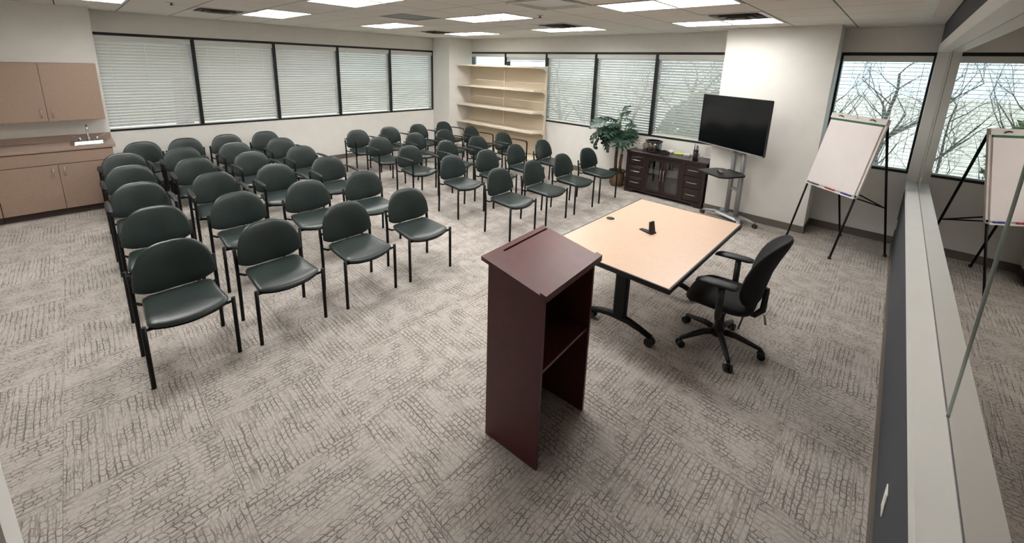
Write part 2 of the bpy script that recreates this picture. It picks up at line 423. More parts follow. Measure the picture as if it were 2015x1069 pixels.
# ------------------------------------------------------------------ ceiling: tiles in a grid
LIGHT_X = [-7.24, -4.80, -2.36]; LIGHT_Y = [-.03, 1.80, 3.63, 5.46]
TX = [-1.14 + .6096 * i for i in range(-14, 4)]; TY = [1.80 + .6096 * i for i in range(-7, 10)]
VENTS = [(-7.24, 1.19, 'nearest the sink cabinets'), (-7.24, 4.85, 'nearest the far corner column'), (-4.19, 4.85, 'above the aisle by the shelf windows'), (-1.75, 4.85, 'above the television')]
def build_ceiling():
    c = struct('ceiling', MB().box(A - TH, C + TH, Y0 - TH, B + TH, CE + .06, CE + .16), 'tile', 'suspended ceiling of pale square acoustic tiles', 'ceiling')
    taken = []
    for x in LIGHT_X:
        for y in LIGHT_Y:
            if x > -3 and y < 1: continue
            taken.append((x - .05, x + 1.2692, y - .05, y + .6596))
    for v in VENTS: taken.append((v[0] - .05, v[0] + .6596, v[1] - .05, v[1] + .6596))
    taken.append((-5.41 - .05, -4.80 + .05, 3.02 - .05, 3.63 + .05)); taken.append((-2.97 - .05, -2.36 + .05, 3.02 - .05, 3.63 + .05))
    cache = {}
    for i in range(len(TX) - 1):
        for j in range(len(TY) - 1):
            ax, bxx = max(TX[i], A), min(TX[i + 1], C); ay, by = max(TY[j], Y0), min(TY[j + 1], B)
            if bxx - ax < .03 or by - ay < .03: continue
            mx, my = (ax + bxx) / 2, (ay + by) / 2
            if any(t[0] < mx - .2 and mx + .2 < t[1] and t[2] < my - .2 and my + .2 < t[3] for t in taken): continue
            w, h = bxx - ax - .013, by - ay - .013
            key = (round(w, 3), round(h, 3))
            if key not in cache:
                m = MB().cbox((0, 0, .008), (w, h, .016), .0012).mesh('ceiling_tile'); m.materials.append(MAT['tile']); cache[key] = m
            link('ceiling_tile', cache[key], c, (mx, my, CE))
    for x in TX:
        if A < x < C:
            big = abs(x - (-1.14 + 2 * .6096)) < .01
            bx('grid_rail', 'tbar_white' if big else 'tbar', c, x - (.03 if big else .012), x + (.03 if big else .012), Y0, B, CE - (.006 if big else -.0012), CE + .05)
    for y in TY:
        if Y0 < y < B: bx('grid_rail', 'tbar', c, A, C, y - .012, y + .012, CE + .0014, CE + .05)
build_ceiling()

def make_light():
    r = thing('ceiling_light', 'x', 'ceiling light', (0, 0, CE), group='recessed ceiling troffers')
    w, h = 1.2192, .6096
    m = MB(); e = .035
    m.box(.006, w - .006, .006, e, -.004, .04); m.box(.006, w - .006, h - e, h - .006, -.004, .04)
    m.box(.006, e, e, h - e, -.004, .04); m.box(w - e, w - .006, e, h - e, -.004, .04)
    m.build('frame', 'vent_white', r)
    m = MB(); m.box(e, w - e, e, h - e, .028, .036); m.build('diffuser', 'diffuser', r)
    lm = MB().box(e, w - e, -.005, .005, .0, .026).mesh('louver_blade'); lm.materials.append(MAT['louver'])
    for k in (1, 2): link('louver_blade', lm, r, (0, e + (h - 2 * e) * k / 3, 0))
    cm = MB().box(-.005, .005, e, h - e, .0, .026).mesh('cross_blade'); cm.materials.append(MAT['louver'])
    for k in range(1, 8): link('cross_blade', cm, r, (e + (w - 2 * e) * k / 8, 0, 0))
    return r
_lnames = {(0, 0): 'in the row nearest the sink, cut by the top picture edge', (0, 1): 'beside the vent over the sink-side chairs', (0, 2): 'over the aisle end of the back rows by the window wall',
           (0, 3): 'nearest the far corner column', (1, 0): 'over the front of the room, near end', (1, 1): 'over the sink-side chairs, cut by the top edge', (1, 2): 'beside the grey ceiling panel over the aisle',
           (1, 3): 'in front of the shelving windows', (2, 0): 'over the camera position', (2, 1): 'over the lectern', (2, 2): 'largest in view, above the table', (2, 3): 'in front of the pillar with the television'}
_proto = make_light(); _first = True
for i, x in enumerate(LIGHT_X):
    for j, y in enumerate(LIGHT_Y):
        if i == 2 and j < 1: continue
        o = _proto if _first else copy_tree(_proto); _first = False
        o.location = (x, y, CE); o['label'] = 'recessed louvered ceiling light ' + _lnames[(i, j)]

def make_vent():
    r = thing('ceiling_vent', 'x', 'air vent', (0, 0, CE), group='square ceiling air vents')
    m = MB(); w = .6096; e = .06
    m.box(.006, w - .006, .006, e, -.004, .03); m.box(.006, w - .006, w - e, w - .006, -.004, .03); m.box(.006, e, e, w - e, -.004, .03); m.box(w - e, w - .006, e, w - e, -.004, .03)
    m.build('frame', 'vent_white', r)
    MB().box(e, w - e, e, w - e, .04, .05).build('duct_opening', 'vent_dark', r)
    for k, (s, z) in enumerate(((.235, -.012), (.17, -.022), (.105, -.032))):
        m = MB(); c = w / 2; t = .035
        P = [(-s, -s), (s, -s), (s, s), (-s, s)]; q = s - t
        Q = [(-q, -q), (q, -q), (q, q), (-q, q)]
        vs = [(c + x, c + y, z) for x, y in P] + [(c + x, c + y, z + .03) for x, y in Q] + [(c + x, c + y, z + .003) for x, y in P] + [(c + x, c + y, z + .033) for x, y in Q]
        fs = []
        for a in range(4):
            b = (a + 1) % 4
            fs += [(a, b, 4 + b, 4 + a), (8 + b, 8 + a, 12 + a, 12 + b), (a, 8 + a, 8 + b, b), (4 + a, 4 + b, 12 + b, 12 + a)]
        m.add(vs, fs); m.build('louver_ring', 'vent_blade', r)
    MB().cbox((w / 2, w / 2, -.034), (.12, .12, .006)).build('centre_plate', 'vent_blade', r)
    return r
_v = make_vent()
for k, (x, y, lab) in enumerate(VENTS):
    o = _v if k == 0 else copy_tree(_v)
    o.location = (x, y, CE); o['label'] = 'square louvered ceiling air vent ' + lab
def ceiling_bits():
    r = thing('return_grille', 'flat grey perforated ceiling panel among the tiles', 'air vent', (-5.41, 3.02, CE))
    m = MB(); m.box(.006, .604, .006, .04, -.003, .03); m.box(.006, .604, .57, .604, -.003, .03); m.box(.006, .04, .04, .57, -.003, .03); m.box(.57, .604, .04, .57, -.003, .03)
    m.build('frame', 'grey_panel', r); MB().box(.04, .57, .04, .57, .004, .02).build('perforated_panel', 'grey_panel', r)
    r = thing('ceiling_panel', 'white recessed square tray in the ceiling, cut by the top edge', 'ceiling panel', (-2.97, 3.02, CE))
    m = MB(); w = .61
    m.box(.006, w - .006, .006, .03, -.02, .03); m.box(.006, w - .006, w - .03, w - .006, -.02, .03); m.box(.006, .03, .03, w - .03, -.02, .03); m.box(w - .03, w - .006, .03, w - .03, -.02, .03)
    m.build('frame', 'trim_white', r); MB().box(.03, w - .03, .03, w - .03, .012, .02).build('panel', 'trim_white', r)
    for x, y, lab in ((-6.46, .93, 'small sprinkler head in the ceiling near the sink'), (-3.35, 4.02, 'small sprinkler head in the ceiling above the aisle')):
        r = thing('sprinkler', lab, 'sprinkler', (x, y, CE), group='ceiling sprinklers')
        MB().lathe([(.0, -.004), (.045, -.004), (.045, 0), (.0, .001)], 16).build('escutcheon', 'nickel', r)
        MB().lathe([(.0, -.03), (.02, -.03), (.022, -.026), (.008, -.02), (.008, -.004)], 12).build('deflector', 'vent_dark', r)
ceiling_bits()

# ------------------------------------------------------------------ windows and blinds
SLAT_MESH = {}
def slat_mesh(L, axis):
    k = (round(L, 3), axis)
    if k not in SLAT_MESH:
        m = MB(); n = 4; w = .05
        prof = [(-w / 2 + w * i / n, .0022 * (1 - (2 * i / n - 1) ** 2)) for i in range(n + 1)]
        poly = prof + [(a, z + .0026) for a, z in reversed(prof)]
        if axis == 'y': m.prism(poly, lambda a, z: (a, -L / 2, z), lambda a, z: (a, L / 2, z))
        else: m.prism(poly, lambda a, z: (-L / 2, a, z), lambda a, z: (L / 2, a, z))
        me = m.mesh('slat'); me.materials.append(MAT['slat']); SLAT_MESH[k] = me
    return SLAT_MESH[k]
WN = [0]
def window(axis, a, b, label, blab, tilt, raised=False, zmin=None, spacing=.047):
    """axis 'y': window in the left wall, running along Y; axis 'x': in the back wall, running along X."""
    WN[0] += 1
    w = tag(link('window_%d' % WN[0], None), label, 'window', kind='structure')
    def bar(name, material, u0, u1, d0, d1, z0, z1, par):      # d = distance outward from the wall face
        if axis == 'y': return bx(name, material, par, A - d1, A - d0, u0, u1, z0, z1)
        return bx(name, material, par, u0, u1, B + d0, B + d1, z0, z1)
    fw = .025
    bar('frame_head', 'black_frame', a, b, -.006, .15, ZT - .04, ZT - .0005, w)
    bar('frame_sill', 'black_frame', a, b, -.006, .15, ZB + .0005, ZB + .028, w)
    bar('frame_side', 'black_frame', a, a + fw, -.003, .15, ZB + .028, ZT - .04, w)
    bar('frame_side', 'black_frame', b - fw, b, -.003, .15, ZB + .028, ZT - .04, w)
    bar('pane', 'glass', a + fw, b - fw, .125, .131, ZB + .028, ZT - .04, w)
    # blind hanging inside the frame
    bl = thing('window_blind', blab, 'blind', ((A - .04), (a + b) / 2, 0) if axis == 'y' else ((a + b) / 2, B + .04, 0), group='white slatted window blinds')
    L = b - a - 2 * fw - .012
    def part(name, u0, u1, d0, d1, z0, z1, material='slat'):
        if axis == 'y': return bx(name, material, bl, -d1, -d0, u0, u1, z0, z1)
        return bx(name, material, bl, u0, u1, d0, d1, z0, z1)
    top = ZT - .042
    part('valance', -L / 2 - .012, L / 2 + .012, -.036, -.028, top - .075, top)
    part('headrail', -L / 2, L / 2, -.026, .026, top - .045, top - .002)
    z = top - .095; zend = ZB + .055
    if raised:
        for k in range(14):
            o = link('slat', slat_mesh(L, axis), bl); o.location = (0, 0, z + .03 - k * .0055)
        part('bottom_rail', -L / 2, L / 2, -.024, .024, z - .075, z - .052)
        return
    sm = slat_mesh(L, axis); zs = []
    while z > zend: zs.append(z); z -= spacing
    if zmin: zs = [q for q in zs if q > zmin]
    for q in zs:
        o = link('slat', sm, bl); o.location = (0, 0, q)
        if axis == 'y': o.rotation_euler = (0, math.radians(tilt + random.uniform(-1.2, 1.2)), 0)
        else: o.rotation_euler = (math.radians(tilt + random.uniform(-1.2, 1.2)), 0, 0)
    zl = zs[-1] if zmin else ZB + .03
    part('bottom_rail', -L / 2, L / 2, -.024, .024, zl - (.03 if zmin else 0), zl + (-.012 if zmin else .018))
    for u in (-.36, 0, .36):
        for sd in (-1, 1):
            r = .027 * math.cos(math.radians(tilt)) + .004
            pts = [(0, u * L, zl), (0, u * L, top - .05)] if axis == 'y' else [(u * L, 0, zl), (u * L, 0, top - .05)]
            off = (sd * r, 0, 0) if axis == 'y' else (0, sd * r, 0)
            pts = [tuple(p[i] + off[i] for i in range(3)) for p in pts]
            MB().tube(pts, .0012, 4).build('ladder_cord', 'slat', bl)
    u = L / 2 - .06
    pts = [(.038, u, top - .08), (.038, u, 1.2)] if axis == 'y' else [(u, -.038, top - .08), (u, -.038, 1.2)]
    MB().tube(pts, .003, 6).build('tilt_wand', 'white_plastic', bl)
_wa = [.233, 1.452, 2.680, 3.889, 5.106, 6.310]; _ord = ['nearest the sink cabinets', 'second from the sink cabinets', 'third from the sink cabinets', 'fourth from the sink cabinets', 'nearest the far corner column']
for i in range(5):
    window('y', _wa[i] + (.002 if i else 0), _wa[i + 1], 'black framed window of the long row, ' + _ord[i], 'closed white slatted blind in the long window row, ' + _ord[i], (-65, -65, -64, -59, -58)[i], spacing=.0465)
_wb = [-8.098, -6.856, -5.629, -4.40, -3.17, -1.94]
_ob = ['above the shelving, next to the column', 'above the shelving, away from the column', 'right beside the shelving', 'behind the potted plant', 'behind the credenza and television']
for i in range(5):
    window('x', _wb[i] + .002, _wb[i + 1], 'black framed window ' + _ob[i], ('open white slatted blind ' if i == 0 else 'raised white slatted blind ' if i == 1 else 'tilted white slatted blind ') + _ob[i],
           (-8, 0, -55, -54, -51)[i], raised=(i == 1))
window('x', PR + .002, C - .002, 'black framed corner window behind the flip chart easel', 'open white slatted blind in the corner window behind the easel', -6)

# ------------------------------------------------------------------ outdoors
def outdoors():
    m = MB(); m.box(-60, 60, B + TH + .02, 90, -1.2, -.9); m.box(-60, A - TH - .02, -40, B + TH + .02, -1.2, -.9)
    struct('ground_outside', m, 'ground', 'pale leaf-strewn ground outside the windows', 'ground')
    def tree_mesh(seed, depth=6):
        rnd = random.Random(seed); tr = MB(); br = MB()
        def grow(p, d, L, r, lev):
            pts = [p]; rs = [r]; n = 3
            for k in range(n):
                d = (d + Vector((rnd.gauss(0, .13), rnd.gauss(0, .13), rnd.gauss(.03, .08)))).normalized()
                p = p + d * (L / n); pts.append(p); rs.append(r * (1 - .35 * (k + 1) / n))
            (tr if lev == 0 else br).tube(pts, rs, 6 if lev < 2 else 3, cap=False)
            if lev >= depth: return
            for k in range(6 if lev == 0 else 3 if lev < 4 else 2):
                base = pts[-1] if (lev > 0 and k == 0) else pts[rnd.randint(1, 3)]
                a = rnd.uniform(0, 2 * PI); sp = rnd.uniform(.4, 1.0)
                side = Vector((math.cos(a), math.sin(a), rnd.uniform(-.1, .5)))
                grow(base, (d * (1 - sp * .5) + side * sp).normalized(), L * rnd.uniform(.6, .86), rs[-1] * .70, lev + 1)
            if lev == 0:
                grow(pts[-1], d, L * .8, rs[-1], 1)
        grow(Vector((0, 0, 0)), Vector((0, 0, 1)), 1.7, .07, 0)
        return tr.mesh('trunk'), br.mesh('branches')
    var = []
    for s in (1, 2, 3):
        t, b = tree_mesh(s); t.materials.append(MAT['bark']); b.materials.append(MAT['bark']); var.append((t, b))
    spots = [(-.1, 16.6), (4.9, 13.2), (-5.0, 13.8), (-10.2, 13.6), (2.2, 22.0), (-4.6, 20.4), (6.8, 18.6), (-9.4, 18.4)]
    names = ['nearest the corner window', 'right of the corner window', 'behind the television and credenza windows', 'nearest the shelving windows',
             'far behind the corner window', 'far behind the plant window', 'farthest to the right', 'far behind the shelving windows']
    for i, (x, y) in enumerate(spots):
        t = thing('bare_tree', 'leafless grey tree outside, ' + names[i], 'tree', (x, y, -.9), random.uniform(0, 6.28), 'bare trees outside the windows')
        s = random.uniform(.9, 1.15); t.scale = (s, s, s)
        v = var[i % 3]; link('trunk', v[0], t); link('branches', v[1], t)['kind'] = 'stuff'
    for i, (x, y, s, lab) in enumerate(((-1.0, 10.9, .62, 'tangled leafless thicket outside, left half of the corner window'), (.7, 10.5, .55, 'tangled leafless thicket outside, right half of the corner window'),
                                (-6.6, 10.4, .5, 'tangled leafless thicket outside the shelving windows'), (-.2, 12.7, .55, 'tangled leafless thicket outside, farther behind the corner window'))):
        t = thing('bare_thicket', lab, 'thicket', (x, y, -.9), 1.3 * i, 'leafless thickets outside'); t.scale = (s * .8, s * .8, s * 1.5)
        v = var[i % 3]; link('stem', v[0], t); link('twigs', v[1], t)['kind'] = 'stuff'
    rnd = random.Random(5); m = MB()
    for k in range(2600):
        d = Vector((rnd.gauss(0, 1), rnd.gauss(0, 1), rnd.gauss(0, 1))).normalized() * rnd.uniform(.55, 1) ** .5
        p = Vector((d.x * .9, d.y * .8, .95 + d.z * .9)); a = Vector((rnd.gauss(0, 1), rnd.gauss(0, 1), rnd.gauss(0, 1))).normalized(); b = a.orthogonal().normalized()
        L = rnd.uniform(.05, .1)
        m.add([p - a * L, p + b * L * .45, p + a * L, p - b * L * .45], [(0, 1, 2, 3)])
    lm = m.mesh('foliage'); lm.materials.append(MAT['shrub'])
    sm = MB()
    for k in range(7):
        a = k * .9; sm.tube([(0, 0, 0), (.25 * math.cos(a), .25 * math.sin(a), .6), (.5 * math.cos(a), .5 * math.sin(a), 1.3)], [.03, .022, .01], 5)
    sm = sm.mesh('stems'); sm.materials.append(MAT['bark'])
    for x, y, lab in ((-1.9, 12.6, 'yellow-green shrub outside, seen in the mirror'), (-2.9, 9.6, 'yellow-green shrub outside behind the credenza window')):
        t = thing('shrub', lab, 'shrub', (x, y, -.9), x, 'shrubs outside the windows'); t.scale = (1.3, 1.3, 1.4)
        link('foliage', lm, t)['kind'] = 'stuff'; link('stems', sm, t)
outdoors()
def window_wall_outside():
    struct('assumed_eave', MB().box(A - 1.22, A - TH - .002, -3, 9, 2.95, 3.12), 'trim_white', 'assumed roof eave outside, shading the long row of windows', 'eave')  # unseen, assumed eave; depth set so its shadow covers the upper blinds
    rnd = random.Random(11); m = MB()
    for k in range(7000):
        d = Vector((rnd.gauss(0, 1), rnd.gauss(0, 1), rnd.gauss(0, 1))).normalized() * rnd.uniform(.4, 1) ** .4
        p = Vector((d.x * 1.8, d.y * 2.0, d.z * 2.0)); a = Vector((rnd.gauss(0, 1), rnd.gauss(0, 1), rnd.gauss(0, 1))).normalized(); b = a.orthogonal().normalized(); L = rnd.uniform(.10, .18)
        m.add([p - a * L, p + b * L * .5, p + a * L, p - b * L * .5], [(0, 1, 2, 3)])
    t = thing('added_shade_tree', 'added unseen evergreen crown shading the long row of windows', 'tree', (A - 3.35, 1.68, -.9))  # unseen tree added as a sun blocker for the blinds nearest the sink
    c = m.build('foliage', 'shrub', t); c.location = (0, 0, 5.4); c['kind'] = 'stuff'
    MB().tube([(0, 0, 0), (.05, 0, 1.8), (0, .05, 3.6), (0, 0, 5.6)], [.2, .16, .13, .06], 8).build('trunk', 'bark', t)
window_wall_outside()

# ------------------------------------------------------------------ audience chairs
def d_outline(n=40):
    pts = []
    hw, zb, zs, zt = .240, .452, .515, .800
    for k in range(n):                       # top half: superellipse
        a = PI * k / (n - 1); c_, s_ = math.cos(a), math.sin(a)
        pts.append((hw * math.copysign(abs(c_) ** .66, c_), zs + (zt - zs) * abs(s_) ** .86))
    for k in range(1, 16):                   # lower edge bowing down with tight corners
        t = -1 + 2 * k / 16
        pts.append((hw * math.copysign(min(1, abs(t) ** .9), t) * .985, zb + (zs - zb) * abs(t) ** 3.2 * .95))
    return pts
def seat_outline():
    pts = []
    xf, xr, hf, hr = .232, -.205, .222, .205
    def corner(cx_, cy_, r, a0, a1, n=6):
        for k in range(n + 1):
            a = math.radians(a0 + (a1 - a0) * k / n); pts.append((cx_ + r * math.cos(a), cy_ + r * math.sin(a)))
    corner(xf - .055, hf - .045, .045, 10, 90); corner(xr + .06, hr - .06, .06, 90, 180); corner(xr + .06, -hr + .06, .06, 180, 270); corner(xf - .055, -hf + .045, .045, 270, 350)
    for k in range(1, 10):                   # bowed front edge
        t = -1 + 2 * k / 10; pts.append((xf - .006 + .026 * (1 - t * t), t * (hf - .045)))
    return pts
def make_chair(arms):
    r = thing('stacking_chair', 'x', 'chair', group='dark green vinyl chairs in rows')
    def seat_fn(x, y, w):
        z = .430 + w + .014 * (abs(y) / .22) ** 2.5 - (.020 * ((x - .09) / .15) ** 2 if x > .09 else 0) + (.012 * ((-.05 - x) / .15) ** 2 if x < -.05 else 0)
        return (x, y, z)
    MB().pad(seat_outline(), seat_fn, .046, rings=(1, .992, .97, .93, .86, .7, .4), power=9).build('seat', 'vinyl', r)
    MB().pad([(x * .97, y * .97) for x, y in seat_outline()], lambda x, y, w: (x, y, seat_fn(x, y, 0)[2] - .024 + w * .8), .018, rings=(1, .98, .8, .4)).build('seat_shell', 'black_plastic', r)
    def back_fn(y, z, w):
        lean = -.222 - .18 * (z - .455)
        return (lean + .055 * (y / .238) ** 2 + w, y, z)
    MB().pad(d_outline(), back_fn, .055, rings=(1, .985, .95, .88, .75, .5, .25)).build('backrest', 'vinyl', r)
    R = .0135
    for s in (-1, 1):
        zt = .648 if arms else .447
        y = s * .242
        if arms: MB().tube([(.216, y, 0), (.216, y, .62), (.210, y, .640), (.190, y, .648)], R, 10).build('leg', 'black_metal', r)
        else: MB().tube([(.216, y, 0), (.216, y, zt)], R, 10).build('leg', 'black_metal', r)
        MB().tube([(-.222, y, 0), (-.214, y, .25), (-.216, y, .45), (-.238, y, .625)], R, 10).build('leg', 'black_metal', r)
        MB().tube([(-.17, y * .62, .402), (.17, y * .62, .400)], .010, 8).build('side_rail', 'black_metal', r)
        MB().tube([(-.228, y, .56), (-.212, y * .90, .56)], .012, 8).build('back_bracket', 'black_metal', r)
        if arms:
            ol = [(-.245, -.014), (-.2, -.020), (-.05, -.030), (.1, -.030), (.19, -.020), (.225, -.010), (.225, .010), (.19, .018), (.1, .020), (-.05, .020), (-.2, .016), (-.245, .012)]
            MB().pad(ol, lambda x, yy, w, y=y, s=s: (x, y + s * yy * -1, .655 + w + .010 * math.sin((x + .245) * 5)), .022, rings=(1, .96, .8, .4)).build('armrest', 'black_plastic', r)
    MB().tube([(.216, -.242, .424), (.19, -.215, .405), (.19, .215, .405), (.216, .242, .424)], .010, 8).build('crossbar', 'black_metal', r)
    MB().tube([(-.214, -.242, .425), (-.19, -.20, .405), (-.19, .20, .405), (-.214, .242, .425)], .010, 8).build('crossbar', 'black_metal', r)
    return r
def place_chairs():
    plain, armed = make_chair(False), make_chair(True)
    used = {0: False, 1: False}
    xs = [-3.65, -4.63, -5.64, -6.62, -7.52]; rown = ['front row', 'second row', 'third row', 'fourth row', 'fifth row']
    yl = [.325, .955, 1.615, 2.275]; yr = [3.67, 4.36, 5.06, 5.77]
    sl = ['seat nearest the camera', 'second seat from the camera', 'third seat from the camera', 'aisle seat']
    sr = ['aisle seat', 'second seat from the aisle', 'third seat from the aisle', 'seat farthest from the aisle']
    jobs = []
    for i, x in enumerate(xs):
        for j in range(4):
            arm = i >= 2; d = 'armchair' if arm else 'armless chair'
            jobs.append((x, yl[j], arm, 'green-black %s, %s of the sink-side block, %s' % (d, rown[i], sl[j])))
            xx = x - (.05 if i == 4 else 0)
            jobs.append((xx, yr[j] - (.06 if j == 0 and i in (2, 3) else 0), arm, 'green-black %s, %s of the shelving-side block, %s' % (d, rown[i], sr[j])))
    for j, y in enumerate((.586, 1.122, 1.70, 2.30)):
        jobs.append((-8.375, y, False, 'green-black armless chair backed against the long window wall, %s' % sl[j]))
    for x, y, arm, lab in jobs:
        p = armed if arm else plain
        o = p if not used[int(arm)] else copy_tree(p); used[int(arm)] = True
        o.location = (x + .235 + random.uniform(-.012, .012), y + random.uniform(-.01, .01), 0); o.rotation_euler = (0, 0, math.radians(random.uniform(-2.5, 2.5))); o['label'] = lab
place_chairs()

# ------------------------------------------------------------------ lectern
def lectern():
    r = thing('lectern', 'reddish mahogany lectern with slanted top and open back', 'lectern', (-1.44, 1.389, 0), math.radians(4.8))
    D, Wd, t = .362, .528, .019
    zl = lambda x: 1.105 - .20 * x
    for y in (0, Wd - t):
        MB().prism([(0, 0), (D, 0), (D, zl(D)), (0, zl(0))], lambda x, z, y=y: (x, y, z), lambda x, z, y=y: (x, y + t, z)).build('side_panel', 'mahogany', r)
    MB().box(0, t, t, Wd - t, 0, zl(t)).build('front_panel', 'mahogany', r)
    MB().box(t, D - .012, t, Wd - t, .575, .594).build('shelf', 'mahogany', r)
    # slanted top
    o = .028; tp = .022; yg0, yg1 = .115, .535
    top = tag(link('top', None, r))
    def slab(x0, x1, y0, y1, h0, h1): return [(x, y, zl(x) + h) for h in (h0, h1) for y in (y0, y1) for x in (x0, x1)]
    F = [(0, 2, 3, 1), (4, 5, 7, 6), (0, 1, 5, 4), (2, 6, 7, 3), (0, 4, 6, 2), (1, 3, 7, 5)]
    m = MB(); gx0, gx1 = .004, .018
    m.add(slab(-o, gx0, -o, Wd + o, 0, tp), F); m.add(slab(gx1, D + o, -o, Wd + o, 0, tp), F)
    m.add(slab(gx0, gx1, -o, yg0, 0, tp), F); m.add(slab(gx0, gx1, yg1, Wd + o, 0, tp), F); m.add(slab(gx0, gx1, yg0, yg1, 0, .010), F)
    m.build('top_board', 'mahogany', top)
    MB().add(slab(gx0, gx1, yg0, yg1, .0101, .0108), F).build('pencil_groove', 'seal', top)
    MB().add(slab(D + o - .036, D + o, -o, Wd + o, tp, tp + .014), F).build('book_ledge', 'mahogany', top)
lectern()

# ------------------------------------------------------------------ table and what stands on it
def table():
    x0, x1, y0, y1 = -1.865, -.862, 2.455, 4.10
    r = thing('training_table', 'maple topped table with black edge on black wheeled legs', 'table', (0, 0, 0))
    bx('tabletop', 'maple', r, x0 + .012, x1 - .012, y0 + .012, y1 - .012, .708, .740)
    m = MB(); m.box(x0, x1, y0, y0 + .012, .704, .7395); m.box(x0, x1, y1 - .012, y1, .704, .7395); m.box(x0, x0 + .012, y0 + .012, y1 - .012, .704, .7395); m.box(x1 - .012, x1, y0 + .012, y1 - .012, .704, .7395)
    m.build('edge_band', 'black_plastic', r)
    MB().lathe([(.0, .7405), (.034, .7405), (.038, .742), (.038, .7435), (.0, .7435)], 24, (-1.785, 3.306, 0)).build('grommet', 'black_plastic', r)
    for yy in (2.83, 3.75):
        l = link('leg', None, r)
        bx('column', 'black_metal', l, -1.425, -1.315, yy - .03, yy + .03, .12, .68, .012)
        bx('top_bracket', 'black_metal', l, -1.68, -1.05, yy - .035, yy + .035, .68, .7075)
        MB().tube([(-1.64, yy, .075), (-1.55, yy, .105), (-1.45, yy, .125), (-1.29, yy, .125), (-1.19, yy, .105), (-1.09, yy, .075)], [.022, .026, .03, .03, .026, .022], 10, sq=1.0).build('foot_bar', 'black_metal', l)
        for xx in (-1.625, -1.10):
            m = MB()
            for dy in (-.018, .018): m.tube([(xx, yy + dy - .011, .036), (xx, yy + dy + .011, .036)], .036, 16)
            m.tube([(xx, yy, .05), (xx, yy, .085)], .014, 8); m.build('caster', 'black_plastic', l)
    MB().box(-1.40, -1.34, 2.865, 3.715, .655, .685).build('stretcher', 'black_metal', r)
    s = thing('tabletop_stand', 'small black L-shaped stand on the maple table', 'stand', (-1.355, 3.255, .7405), math.radians(-12))
    MB().hull([(-.115, -.02, 0), (-.115, .02, 0), (.02, -.036, 0), (.02, .036, 0), (-.115, -.02, .006), (-.115, .02, .006), (.02, -.036, .014), (.02, .036, .014)]).build('base', 'black_plastic', s)
    MB().hull([(-.006, -.034, .014), (.012, -.034, .014), (-.006, .034, .014), (.012, .034, .014), (-.016, -.03, .105), (-.006, -.03, .105), (-.016, .03, .105), (-.006, .03, .105)]).build('upright', 'black_plastic', s)
    MB().hull([(.0125, -.024, .02), (.0145, -.024, .02), (.0125, .024, .02), (.0145, .024, .02), (-.0052, -.022, .095), (-.0035, -.022, .095), (-.0052, .022, .095), (-.0035, .022, .095)]).build('face_plate', 'tv_bezel', s)
table()

